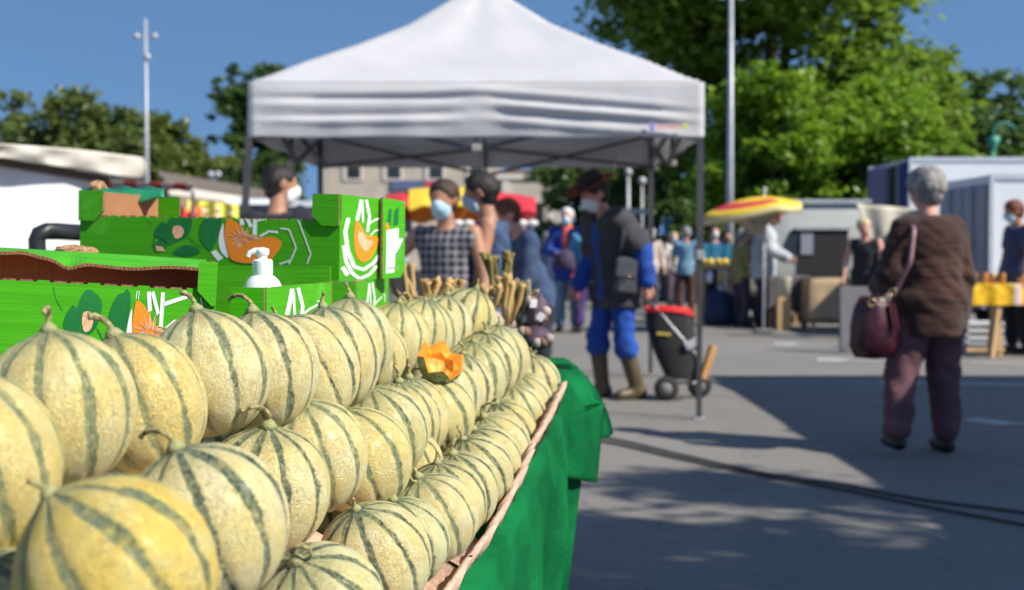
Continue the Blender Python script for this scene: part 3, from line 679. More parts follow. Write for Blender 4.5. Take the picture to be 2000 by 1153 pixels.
# ---------------------------------------------------------------- ground
def ground():
    t = NT('asphalt'); co = t.coord()
    n1 = t.noise(co, .35, 5); n2 = t.noise(co, 38, 5, .75); n3 = t.noise(co, 2.2, 6, .7)
    c = t.mix(t.ramp(n1, .3, .7), (.178, .168, .155), (.215, .205, .190)); c = t.mix(t.math('MULTIPLY', t.ramp(n3, .52, .70), .5), c, (.125, .12, .115)); cr_ = t.ramp(t.math('ABSOLUTE', t.math('SUBTRACT', t.noise(co, .55, 5, .6, .8), .5)), 0, .004, 1, 0); c = t.mix(t.math('MULTIPLY', cr_, .55), c, (.07, .068, .065))
    c = t.mix(t.math('MULTIPLY', t.ramp(n2, .5, .75), .45), c, (.33, .32, .30)); c = t.mix(t.math('MULTIPLY', t.ramp(n2, .45, .28), .5), c, (.08, .08, .08))
    t.l(c, t.b.inputs['Base Color']); t.b.inputs['Roughness'].default_value = .92; t.bump(n2, .4, .006)
    mb = MB(); mb.face([(-900, -60, 0), (900, -60, 0), (900, 1600, 0), (-900, 1600, 0)], t.m); o = mb.build('ground'); tag(o, kind='structure')
    WP = M('worn_road_paint', (.50, .50, .48), .8, .1, 30, .2, patch=((.24, .23, .22), 9, .52))
    TAR = M('tar_joint', (.065, .062, .06), .7, .2, 20, .3)
    def strip(name, a, b, wd, m, z, kind='structure'):
        a = G(*a); b = G(*b); d = (b - a).normalized(); n = V((-d.y, d.x, 0)) * wd / 2; mb = MB(); h = V((0, 0, z))
        mb.face([a - n + h, b - n + h, b + n + h, a + n + h], m); o = mb.build(name); tag(o, kind=kind); return o
    for a, b, wd in (((1512, 672), (1556, 673), .35), ((1596, 703), (1655, 704), .30), ((1655, 704), (2300, 716), .10), ((1556, 673), (1990, 690), .09), ((1893, 820), (1975, 830), .20), ((1975, 829), (2200, 836), .07), ((1715, 748), (2300, 757), .12), ((1400, 640), (1720, 648), .12)):
        strip('parking_line', a, b, wd, WP, .004)
    strip('joint_line', (1140, 735), (2400, 742), .05, TAR, .004)
    strip('joint_line', (1110, 772), (1500, 776), .012, TAR, .004); strip('joint_line', (1100, 812), (1360, 822), .012, TAR, .004)
    rub = M('cable_rubber', (.035, .035, .037), .6, .2)
    for off, lb in ((0, 'upper black power cable running across the asphalt'), (1, 'lower black power cable running across the asphalt')):
        P = [(1020, 842 + 6 * off), (1180, 858 + 8 * off), (1330, 892 + 8 * off), (1500, 930 + 5 * off), (1650, 952 + 9 * off), (1800, 980 + 12 * off), (2000, 1006 + 24 * off), (2300, 1050 + 40 * off)]
        pts = [G(*p) + V((0, 0, .011)) for p in P]; sm = []
        for i in range(len(pts) - 1):
            for k in range(8):
                q = pts[max(i - 1, 0)], pts[i], pts[i + 1], pts[min(i + 2, len(pts) - 1)]; u = k / 8
                sm.append(.5 * ((2 * q[1]) + (q[2] - q[0]) * u + (2 * q[0] - 5 * q[1] + 4 * q[2] - q[3]) * u * u + (3 * q[1] - q[0] - 3 * q[2] + q[3]) * u ** 3))
        o = MB().tube(sm, .0075, rub, 8).build('power_cable', smooth=True); rebase(o, sm[0]); tag(o, lb, 'cable', 'power cables on the asphalt')
ground()

# ---------------------------------------------------------------- canopy tents
TENTW = M('white_tent_fabric', (.68, .68, .70), .75, .04, 2, .35, .02, trans=.32, fine=6)
DARKM = M('grey_frame_metal', (.09, .09, .095), .45, .1, 10, .1, metal=.5)
CLIP = M('grey_plastic', (.30, .29, .27), .5, .1)
FOOT = M('zinc_foot', (.5, .5, .5), .5, .1, metal=.5)
def gazebo(label, corners, ztop, zbot, peak, prof, lean=(0, 0, 0, 0), logo=False, fabric=None):
    "corners: front-left, front-right, back-right, back-left"
    fabric = fabric or TENTW
    c = [V((p[0], p[1], 0)) for p in corners]; ctr = sum(c, V()) / 4; r = empty('canopy_tent', label, 'tent', ctr)
    def S(u, v):
        a, b = (u + 1) / 2, (v + 1) / 2; return c[0] * (1 - a) * (1 - b) + c[1] * a * (1 - b) + c[2] * a * b + c[3] * (1 - a) * b - ctr
    n = 64; rows = []
    for j in range(n + 1):
        row = []
        for i in range(n + 1):
            u, v = -1 + 2 * i / n, -1 + 2 * j / n; t = max(abs(u), abs(v)); m_ = min(abs(u), abs(v)) / max(t, .001)
            z = np.interp(t, *prof) - .05 * (1 - m_ ** 2) * t * (1 - t ** 3) * 1.3
            w_ = .006 * math.sin(9 * math.atan2(v, u) + 3 * t) * (1 - t) * 2; p = S(u, v); row.append(V((p.x, p.y, z + w_)))
        rows.append(row)
    mb = MB(); mb.grid(rows, fabric)
    per = [(-1 + 2 * i / n, -1) for i in range(n)] + [(1, -1 + 2 * i / n) for i in range(n)] + [(1 - 2 * i / n, 1) for i in range(n)] + [(-1, 1 - 2 * i / n) for i in range(n)]
    vr = []; nv = 22
    for j in range(nv + 1):
        q = j / nv; row = []
        for k, (u, v) in enumerate(per):
            p = S(u, v); side = k // n; x = (k % n) / n * 2 - 1; out = V((0, 0, 0)); nn = ((0, -1), (1, 0), (0, 1), (-1, 0))[side]
            e = 1 - abs(x) ** 6
            pin = math.exp(-(x / .10) ** 2)
            ph = q - ((.06 * abs(x) if x < 0 else .30 * x ** .8) if side % 2 == 0 else .05 * abs(x)) + .02 * math.sin(5 * x)
            f = .5 * (.8 + .4 * math.sin(3.1 * x + 1)) * .030 * math.exp(-((ph - .12) / .055) ** 2) - .022 * math.exp(-((ph - .24) / .045) ** 2) + .028 * (.7 + .5 * math.sin(4 * x)) * math.exp(-((ph - .37) / .06) ** 2) - .018 * math.exp(-((ph - .52 + .06 * x) / .05) ** 2) + .020 * math.exp(-((ph - .66) / .06) ** 2)
            f = f * e * (1 - .6 * pin) * min(1, abs(x) * 4 + .35) + .018 * math.sin(q * PI) * e + .009 * math.sin(9 * x + 4 * q) * e * q + .006 * math.sin(23 * x + 2) * e * q
            f += .03 * pin * math.exp(-((q - .12) / .1) ** 2)
            row.append(V((p.x + nn[0] * f, p.y + nn[1] * f, ztop - (ztop - zbot) * q + (.004 * math.sin(11 * x) * q))))
        vr.append(row)
    mb.grid(vr, fabric, True)
    mb.build('canopy', r, True, thick=.003)
    F0 = [S(u, v) for u, v in ((-.985, -.985), (.985, -.985), (.985, .985), (-.985, .985))]
    for i, p in enumerate(F0):
        lx = lean[i]; leg = MB(); top = V((p.x, p.y, ztop - .05)); bt = V((p.x + lx, p.y, 0)); mid = bt.lerp(top, .5)
        leg.bar(bt + V((0, 0, .012)), mid, .036, DARKM); leg.bar(mid, top, .046, DARKM); lg = leg.build('leg', r)
        MB().box(bt + V((0, 0, .006)), (.085, .085, .010), FOOT, bev=.003).build('foot', lg); MB().box(mid, (.06, .06, .07), CLIP, bev=.006).build('joint', lg)
    for i in range(4):
        a, b = F0[i], F0[(i + 1) % 4]; zz = zbot; ms = MB()
        for s in (0, 1):
            p, q = (a, a.lerp(b, .5)) if s == 0 else (a.lerp(b, .5), b)
            inn = V((0, 0, 0)) - (a + b) / 2; inn.z = 0; inn = inn.normalized() * .03
            hi1, lo1, hi2, lo2 = (zz + .30, zz - .0, zz + .18, zz - .08)
            ms.bar(p + inn + V((0, 0, hi1 if s == 0 else hi2)), q + inn + V((0, 0, lo2 if s == 0 else lo1)), .038, DARKM, .026)
            ms.bar(p + inn * 1.8 + V((0, 0, lo1 if s == 0 else lo2)), q + inn * 1.8 + V((0, 0, hi2 if s == 0 else hi1)), .038, DARKM, .026)
        ms.build('scissor_truss', r)
        mj = MB(); mm = a.lerp(b, .5); mj.box(mm + V((0, 0, zz + .19)), (.07, .07, .05), CLIP, bev=.006); mj.box(mm + V((0, 0, zz - .07)), (.07, .07, .05), CLIP, bev=.006); mj.box(mm + V((0, 0, zz + .06)), (.03, .03, .26), DARKM); mj.build('truss_joint', r)
    pk = MB(); pk.bar((0, 0, zbot + .25), (0, 0, peak - .06), .04, DARKM)
    for i in range(4): m_ = F0[i].lerp(F0[(i + 1) % 4], .5); pk.bar(m_ + V((0, 0, zbot + .19)), V((0, 0, zbot + .35)), .024, DARKM)
    pk.build('centre_pole', r)
    if logo:
        mb = MB(); A = M('logo_violet', (.30, .26, .55), .6, .05, bump=0); B = M('logo_red', (.75, .20, .15), .6, .05, bump=0); C_ = M('logo_green', (.55, .65, .10), .6, .05, bump=0)
        y = S(0, -1).y - .046
        def rc(x0, x1, z0, z1, m): mb.box(((x0 + x1) / 2, y, (z0 + z1) / 2), (x1 - x0, .004, z1 - z0), m)
        X = 1300 / F; x0 = (1266 - 1000) / F * c[0].y - ctr.x; z = zbot + .07
        rc(x0, x0 + .035, z - .03, z + .035, A)
        for k in range(13): rc(x0 + .055 + k * .013, x0 + .063 + k * .013, z - .012 + .004 * (k % 3), z + .012, B)
        mb.ball((x0 + .25, y, z + .006), .02, C_, 10, (1, .12, 1)); mb.build('printed_logo', r)
    return r
fl, fr = G(468, 820), G(1366, 820)
prof = ([0, .05, .156, .35, .57, .78, .93, 1.0], [3.50, 3.43, 3.24, 2.985, 2.77, 2.59, 2.445, 2.39])
gazebo('white pop-up canopy tent with dark grey legs in the middle of the market', ((-1.865, 9.09), (1.36, 9.09), (1.36, 12.35), (-1.865, 12.35)), 2.385, 2.0, 3.5, prof, lean=(-.16, 0, 0, 0), logo=True)
prof2 = ([0, .1, .5, .9, 1.0], [3.6, 3.45, 3.0, 2.62, 2.55])
gazebo('second white canopy tent standing out of frame on the right, casting the big shadow', ((4.50, 3.2), (8.5, 3.2), (8.5, 10.8), (4.50, 10.8)), 2.56, 2.42, 3.6, prof2)

# ---------------------------------------------------------------- trees
BARK = M('tree_bark', (.10, .075, .05), .95, .3, 6, 1, .03, stretch=(1, 1, .25))
LM = [leafmat('leaf_mid', (.062, .130, .016), (.23, .34, .038), .5), leafmat('leaf_dark', (.034, .082, .022), (.12, .20, .045), .45), leafmat('leaf_light', (.085, .18, .012), (.27, .42, .035), .4), leafmat('leaf_olive', (.060, .105, .022), (.19, .24, .055))]
def leaves(blobs, n, size, seed, k=46, spread=.22):
    rg = np.random.default_rng(seed); vol = np.array([b[3] * b[4] * b[5] for b in blobs]) ** .72; pick = rg.choice(len(blobs), n // k, p=vol / vol.sum())
    B = np.array(blobs); d = rg.normal(size=(len(pick), 3)); d /= np.linalg.norm(d, axis=1)[:, None]; rr = rg.uniform(.35, 1.05, len(pick)) ** .55
    C = B[pick, :3] + d * rr[:, None] * B[pick, 3:6]; cs = (np.prod(B[pick, 3:6], axis=1) ** (1 / 3))[:, None] * spread * rg.uniform(.6, 1.3, (len(pick), 1))
    P = (C[:, None] + rg.normal(size=(len(pick), k, 3)) * cs[:, None] * np.array([1, 1, .62])).reshape(-1, 3); m = len(P)
    a = rg.normal(size=(m, 3)); a[:, 2] *= .55; a /= np.linalg.norm(a, axis=1)[:, None]
    up = rg.normal(size=(m, 3)) * .7 + np.array([0, 0, 1.1]); b = np.cross(up, a); b /= np.linalg.norm(b, axis=1)[:, None]
    s = size * rg.uniform(.6, 1.35, (m, 1)); a *= s; b *= s * .62
    Q = np.stack([P - a, P + b * .9 + a * .1, P + a, P - b * .9 + a * .1], 1).reshape(-1, 3); return Q, m
def leafobj(Q, m, mat, name, parent):
    me = bpy.data.meshes.new(name); me.vertices.add(4 * m); me.vertices.foreach_set('co', Q.astype(np.float32).ravel())
    me.loops.add(4 * m); me.loops.foreach_set('vertex_index', np.arange(4 * m, dtype=np.int32)); me.polygons.add(m)
    me.polygons.foreach_set('loop_start', np.arange(0, 4 * m, 4, dtype=np.int32)); me.materials.append(mat); me.update(calc_edges=True); me.validate()
    o = bpy.data.objects.new(name, me); COL.objects.link(o); o.parent = parent; return o
def tree(label, base, blobs, n, size, mat, seed, trunk_r=.3, group=None, cat='tree', name='broadleaf_tree', th=None, k=46, spread=.22):
    "blobs relative to base: x, y, z, rx, ry, rz"
    r = empty(name, label, cat, base, group=group); Q, m = leaves(blobs, n, size, seed, k, spread); leafobj(Q, m, mat, 'crown', r)
    mb = MB(); rg = random.Random(seed); zc = th or min(b[2] for b in blobs)
    mb.tube([(0, 0, -.05), (.05, 0, zc * .3), (-.05, .05, zc * .7), (0, 0, zc)], [trunk_r * 1.3, trunk_r, trunk_r * .85, trunk_r * .7], BARK, 10)
    for b in blobs[:9]:
        e = V(b[:3]); s = V((0, 0, zc * rg.uniform(.6, 1))); md = s.lerp(e, .5) + V((rg.uniform(-.3, .3), rg.uniform(-.3, .3), .2)); mb.tube([s, md, e], [trunk_r * .5, trunk_r * .3, trunk_r * .12], BARK, 7)
    mb.build('trunk', r, True); return r
def rb(seed, n, cx, cz, rx, rz, ry=None, br=(.25, .45), lump=1):
    rg = random.Random(seed); out = []; ry = ry or rx
    for i in range(n):
        a = rg.uniform(0, 6.28); u = rg.uniform(-1, 1); q = math.sqrt(1 - u * u); f = rg.uniform(.45, .85); b = rg.uniform(*br) * min(rx, rz)
        out.append((cx + rx * f * q * math.cos(a), ry * f * q * math.sin(a), cz + rz * f * u, b * 1.15, b * 1.15, b * .85))
    return out
g = G(1500, 560)
tree('huge mid green tree towering over the right side of the market', (6.75, 34, 0), rb(1, 42, .0, 8.2, 4.0, 7.2, 3.6) + rb(2, 10, -2.2, 5.0, 1.8, 3.0, 1.6), 56000, .15, LM[0], 11, .45)
tree('tall green tree right of the huge one, its top sloping down to the right', (11.6, 37, 0), rb(3, 24, -.8, 3.7, 2.7, 3.3, 2.4), 30000, .15, LM[0], 12, .35)
tree('bright yellow green young tree behind the grey food van', (5.9, 29.5, 0), rb(4, 22, -.2, 3.2, 1.45, 2.4, 1.4), 20000, .10, LM[2], 13, .16)
tree('bright yellow green tree behind the white box truck', (8.6, 30.5, 0), rb(5, 24, .2, 3.0, 2.0, 2.7, 1.7), 24000, .105, LM[2], 14, .18)
tree('bushy light green tree under the huge crown between the two brighter ones', (7.3, 32, 0), rb(6, 20, 0, 3.1, 1.9, 2.9, 1.6), 18000, .11, LM[0], 15, .2)
tree('dark green tree beyond the white trucks at the right edge', (20.5, 55, 0), rb(7, 30, .6, 4.0, 5.2, 4.6, 3.5), 30000, .20, LM[1], 16, .35)
tree('dark green sloping tree filling the gap right of the bright green ones', (17.0, 48, 0), rb(9, 28, 0, 4.0, 2.6, 3.9, 2.2), 26000, .17, LM[1], 18, .3)
tree('far dark tree at the right picture edge', (25.2, 60, 0), rb(8, 18, 0, 3.6, 4.2, 3.9, 3), 16000, .22, LM[1], 17, .35)
for i, (px, py, d, rx, lb) in enumerate(((15, 192, 62, 3.0, 'dark rounded tree at the left picture edge'), (90, 232, 64, 2.6, 'low dark tree between two taller ones on the left'), (190, 182, 60, 2.4, 'pointed dark tree left of the tall floodlight mast'), (262, 245, 62, 2.3, 'low dark tree behind the floodlight mast'), (318, 238, 58, 2.0, 'olive tree right of the floodlight mast'), (380, 255, 60, 2.0, 'greyish olive tree between mast and tent'))):
    p = W(px, py, d); h = p.z; tree(lb, (p.x, p.y, 0), rb(20 + i, 16, 0, h * .56, rx * 1.15, h * .50, rx, br=(.32, .5)), 15000, .20, LM[3 if i in (4, 5) else (1 if i % 2 else 3)], 30 + i, .3, 'dark trees along the left horizon')
p = W(478, 130, 48)
tree('tall ivy-dark tree with ragged twigs left of the tent', (p.x + .4, p.y, 0), rb(40, 24, 0, 4.2, 1.75, 3.6, 1.6) + [(-1.1, 0, 7.0, .5, .5, .4), (-1.55, 0, 6.2, .35, .4, .2), (-.9, 0, 8.0, .16, .2, .45), (-1.3, 0, 7.5, .3, .3, .12), (.4, 0, 7.6, .8, .7, .55), (-.4, 0, 6.9, .6, .6, .5), (-1.6, 0, 5.3, .3, .3, .22)], 24000, .115, LM[1], 41, .3, k=30)
tree('dark tree in the gap under the left edge of the tent', (-9.3, 50, 0), rb(42, 18, .0, 2.6, 1.1, 2.6, 1.0), 14000, .15, LM[1], 43, .3)
for i, (px, d) in enumerate(((1140, 47), (1215, 50), (1300, 46), (1385, 48))):
    p = W(px, 400, d); tree(f'dark bushy tree behind the crowd, {["leftmost", "second", "third", "rightmost"][i]} of four from the left', (p.x, p.y, 0), rb(50 + i, 16, 0, 2.9, 1.9, 3.1, 1.5), 12000, .15, LM[1], 51 + i, .25, 'dark trees behind the crowd')
# street tree out of frame whose crown throws the dappled shade on the asphalt
def shade_tree():
    Z = 6.2; L = (Z) / math.tan(EL); off = V((SUNH.x * L, SUNH.y * L, 0)); bl = []
    rg = random.Random(9); cx, cy = off.x + 1.15, off.y + 5.1
    for i in range(34):
        gx = rg.uniform(-.2, 2.3); gy = rg.uniform(3.1, 6.75 - .55 * max(0, gx - 1.0)); z = rg.uniform(-.5, .8)
        s = z / math.tan(EL); bl.append((gx + off.x + SUNH.x * s - cx, gy + off.y + SUNH.y * s - cy, Z + z, .42, .42, .3))
    tree('street tree right beside the stall, its crown shading the asphalt in the foreground', (cx, cy, 0), bl, 11500, .085, LM[0], 77, .13, th=4.6, k=16, spread=.42)
shade_tree()

# ---------------------------------------------------------------- poles, signs
GALV = M('galvanised_pole', (.42, .44, .47), .45, .08, 6, .05, metal=.2)
def mast(label, px, ytop, d, r, lamps, name='floodlight_mast'):
    p = W(px, ytop, d); q = empty(name, label, 'mast', (p.x, p.y, 0)); h = p.z
    MB().tube([(0, 0, 0), (0, 0, h * .5), (0, 0, h)], [r * 1.25, r, r * .7], GALV, 12).build('pole', q, True)
    MB().box((0, 0, .05), (r * 5, r * 5, .1), GALV, bev=.02).build('base_plate', q)
    for dx, dz, s in lamps: MB().ball((dx, -.02, h - dz), s, GALV, 12, (1, .7, 1)).bar((0, 0, h - dz), (dx, 0, h - dz), r * .6, GALV).build('floodlight', q, True)
mast('tall slim floodlight mast with three lamps left of the tent', 284, 38, 34, .055, ((-.24, .45, .09), (.24, .45, .09), (.04, 1.0, .10)))
mast('tall grey floodlight mast right of the tent', 1428, -12, 24, .062, ((-.18, .05, .08), (.18, .05, .08)))
mast('short far lamp post with two round heads over the left stalls', 418, 338, 46, .055, ((-.12, .06, .13), (.14, .06, .13)), 'street_lamp')
mast('thin far lamp post seen under the tent right of the building', 1150, 325, 40, .05, ((0, .0, .05),), 'street_lamp')
mast('thin far lamp post between the hat man and the tent leg', 1227, 335, 42, .07, ((0, .03, .13),), 'street_lamp')
mast('shorter far lamp post beside the white direction board', 1254, 352, 43, .05, ((0, .03, .14),), 'street_lamp')
def sign(label, pts, d, m, name='direction_sign', post=True):
    (x0, y0), (x1, y1) = pts; a = W(x0, y0, d); b = W(x1, y1, d); c = (a + b) / 2; r = empty(name, label, 'sign', (c.x, c.y, 0))
    MB().box((0, 0, c.z), (abs(b.x - a.x), .06, abs(a.z - b.z)), m, bev=.01).build('board', r)
    if post: MB().tube([(0, .06, 0), (0, .06, c.z)], .05, GALV).build('post', r, True)
sign('white horizontal direction board above the crowd', ((1205, 408), (1266, 419)), 38, M('sign_white', (.75, .78, .8), .5, .03))
sign('narrow upright blue sign above the crowd', ((1299, 425), (1306, 458)), 38, M('sign_blue', (.03, .30, .55), .5, .03), 'blue_sign')
def lamp_round(label, px, py, d, rr):
    p = W(px, py, d); r = empty('round_sign', label, 'sign', (p.x, p.y, 0)); q = Euler((PI / 2, 0, 0)).to_matrix()
    MB().lathe([(0, -.02), (rr, -.02), (rr, .02), (0, .02)], M('sign_sky', (.08, .42, .80), .4, .02), (0, 0, p.z), 20, q).build('disc', r); MB().tube([(0, .05, 0), (0, .05, p.z)], .03, GALV).build('post', r, True)
lamp_round('small round blue sign above the hat of the bending man', 1167, 373, 36, .10)
lamp_round('small round blue sign right of the vendor with dark hair', 572, 388, 30, .09)
def green_lamp():
    p = W(1940, 240, 40); m = M('verdigris_paint', (.05, .28, .22), .5, .1); r = empty('green_street_lamp', 'ornate green street lamp with curved arm at the right edge', 'street lamp', (p.x, p.y, 0)); h = p.z
    MB().tube([(0, 0, 0), (0, 0, h - .6)], .06, m).build('post', r, True)
    MB().tube([(0, 0, h - .6), (.02, 0, h - .2), (.2, 0, h), (.5, 0, h - .02), (.7, 0, h - .2)], .035, m).build('arm', r, True)
    MB().lathe([(.0, 0), (.22, -.02), (.16, -.25), (.05, -.5)], m, (.0, 0, h - .42), 12).build('lantern', r, True)
green_lamp()

# ---------------------------------------------------------------- buildings and walls
def building():
    d = 60; a = W(628, 540, d); b = W(978, 540, d); e = W(1102, 540, d); base = (a.x, a.y, 0); r = empty('beige_building', 'long beige building with small square windows seen under the tent', 'building', base)
    wm = M('beige_render', (.50, .44, .36), .9, .08, 1.5, .1); tr = M('pale_trim', (.62, .57, .50), .8, .05); dk = M('window_glass', (.03, .035, .04), .1, .1, bump=0)
    L1 = b.x - a.x; L2 = e.x - a.x; H1 = 6.6
    MB().box((L1 / 2, 3, H1 / 2), (L1, 6, H1), wm).build('main_wall', r)
    MB().box(((L1 + L2) / 2, 1.9, 2.3), (L2 - L1 - .003, 6, 4.6), wm).build('entrance_wing', r)
    MB().box((L1 / 2, -.04, 3.55), (L1, .08, .12), tr).box(((L1 + L2) / 2, -1.14, 4.6), (L2 - L1 + .3, .12, .25), tr).box((L1 + .25, -1.13, 2.2), (.35, .10, 4.4), tr).box((L2 - .2, -1.13, 2.2), (.35, .10, 4.4), tr).build('cornice', r)
    MB().box((L1 / 2, 2.9, H1 + .1), (L1 + .4, 6.4, .2), M('roof_tile', (.2, .12, .09), .9, .2)).build('roof', r)
    MB().box(((L1 + L2) / 2, 1.9, 4.83), (L2 - L1 - .3, 5.4, .2), M('roof_tile')).build('wing_roof', r)
    for px in (690, 768, 850, 930):
        p = W(px, 336, d); f = MB().box((p.x - a.x, -.03, p.z), (.95, .06, .85), tr).build('window', r); MB().box((p.x - a.x + .05, -.065, p.z - .05), (.6, .02, .5), dk).build('pane', f)
    for px in (690, 790, 890):
        p = W(px, 430, d); f = MB().box((p.x - a.x, -.03, p.z), (1.0, .06, 1.6), tr).build('window', r); MB().box((p.x - a.x, -.065, p.z), (.75, .02, 1.3), dk).build('pane', f)
    p = W(808, 362, d); q = MB().box((p.x - a.x, -.07, p.z), (2.0, .1, .42), M('sign_slate_blue', (.10, .14, .25), .5, .05)).build('sign_panel', r)
    MB().box((p.x - a.x + .75, -.125, p.z), (.4, .02, .38), M('sign_red', (.55, .05, .08), .5, .05)).build('red_field', q)
    p = W(1045, 440, d); MB().box((p.x - a.x, -1.12, 1.7), (.75, .06, 3.4), dk).build('door', r); MB().box((p.x - a.x + .75, -1.12, 2.0), (.4, .05, 3.0), tr).build('pilaster', r)
building()
def box_thing(name, label, cat, c, d, m, rot=0, part='body'):
    r = empty(name, label, cat, (c[0], c[1], 0), rot); MB().box((0, 0, c[2]), d, m, bev=.01).build(part, r); return r
# ---------------------------------------------------------------- vehicles and stalls
WPNT = M('white_vehicle_paint', (.70, .73, .77), .35, .03, .8, .05)
GPNT = M('grey_van_paint', (.42, .44, .42), .45, .04, .8, .05)
TYRE = M('tyre_rubber', (.02, .02, .02), .8, .1); RIMM = M('wheel_rim', (.45, .45, .47), .4, .05, metal=.6); DARKI = M('shade_and_chassis_black', (.015, .015, .018), .8, .2)  # the last one paints the shade inside openings and colours the chassis
GREYD = M('grey_door_panel', (.25, .27, .33), .5, .04); LILAC = M('lilac_door_panel', (.20, .18, .30), .6, .05); NAVY = M('navy_panel', (.010, .030, .16), .5, .05)
GLASS = M('dark_vehicle_glass', (.03, .04, .05), .08, .05, bump=0)
def wheel(r, x, y, rad=.34, wd=.22):
    q = Euler((PI / 2, 0, 0)).to_matrix(); w_ = MB().lathe([(rad * .6, -wd / 2), (rad * .93, -wd / 2), (rad, -wd * .3), (rad, wd * .3), (rad * .93, wd / 2), (rad * .6, wd / 2)], TYRE, (x, y, rad), 24, q).build('wheel', r, True)
    MB().lathe([(0, -wd * .3), (rad * .2, -wd * .42), (rad * .5, -wd * .3), (rad * .61, -wd * .45), (rad * .61, wd * .45), (rad * .5, wd * .3), (0, wd * .4)], RIMM, (x, y, rad), 20, q).build('rim', w_, True)
def truck(label, x, y, L, Wd, zt, zf, opened=False):
    "rear faces -x, its near side at y; box body then a cab on the right"
    r = empty('box_truck', label, 'truck', (x, y, 0)); H = zt - zf
    MB().box((L / 2, Wd / 2, zf + H / 2), (L, Wd, H), WPNT, bev=.02).build('cargo_box', r)
    t = None
    for yy in (0, Wd): t = MB(); t.box((L / 2, yy, zt - .03), (L + .04, .05, .09), M('aluminium_trim', (.62, .63, .65), .35, .05, metal=.4), bev=.01).box((L / 2, yy, zf + .03), (L + .04, .05, .08), M('aluminium_trim')).box((-.005, yy, zf + H / 2), (.06, .06, H), M('aluminium_trim')).build('edge_trim', r)
    if opened:
        MB().box((-.02, Wd * .36, zf + H * .5), (.02, Wd * .26, H * .92), DARKI).build('opening', r)  # flat black panel painting in the shade of the cargo space; box stays closed
        MB().box((-.045, Wd * .10, zf + H * .5), (.05, Wd * .16, H * .94), NAVY, bev=.01).build('rear_door', r)
        MB().box((-.05, Wd * .76, zf + H * .5), (.05, Wd * .44, H * .94), LILAC, bev=.01).build('rear_door', r)
        MB().box((-.05, Wd * .22, zf + H * .5), (.05, .09, H * .94), GREYD).build('door_frame', r)
    else:
        for k in (0, 1):
            dr = MB().box((-.03, Wd * (.27 + .46 * k), zf + H * .48), (.04, Wd * .43, H * .88), GREYD, bev=.015).build('rear_door', r)
            b = MB().tube([(-.07, Wd * (.27 + .46 * k), zf + .08), (-.07, Wd * (.27 + .46 * k), zt - .12)], .014, STEEL, 8); b.box((-.07, Wd * (.27 + .46 * k), zf + H * .4), (.03, .14, .05), STEEL).build('lock_bar', dr, True)
    for yy in (.15, Wd - .15):
        for xx in (.8, L - .4, L + 1.1): wheel(r, xx, yy)
    MB().box((L / 2, Wd / 2, zf - .09), (L + .3, Wd * .55, .15), DARKI).box((-.05, Wd / 2, .48), (.06, Wd * .9, .12), STEEL).build('chassis', r)
    c = MB(); pr = [(L + .06, zf - .25), (L + 1.9, zf - .25), (L + 2.0, zf + .45), (L + 1.75, zf + .65), (L + 1.3, zf + 1.35), (L + .06, zf + 1.4)]
    f = [V((a, .06, b)) for a, b in pr]; g_ = [V((a, Wd - .06, b)) for a, b in pr]; c.face(f, WPNT); c.face(g_[::-1], WPNT)
    for i in range(6): c.face([f[i], g_[i], g_[(i + 1) % 6], f[(i + 1) % 6]][::-1], WPNT)
    c.build('cab', r); MB().box((L + .9, .05, zf + .9), (.8, .02, .5), GLASS).build('side_window', r)
    for yy in (.25, Wd - .25): MB().box((-.02, yy, .62), (.05, .2, .12), M('red_lens', (.5, .02, .02), .3, .05, bump=0), bev=.01).build('tail_light', r)
    return r
truck('big white box truck with open lilac rear doors behind the grey haired woman', 7.45, 24, 4.4, 2.7, 2.93, .95, True)
truck('smaller white refrigerated truck with closed grey rear doors at the right edge', 6.36, 17, 3.2, 1.95, 2.21, .70)
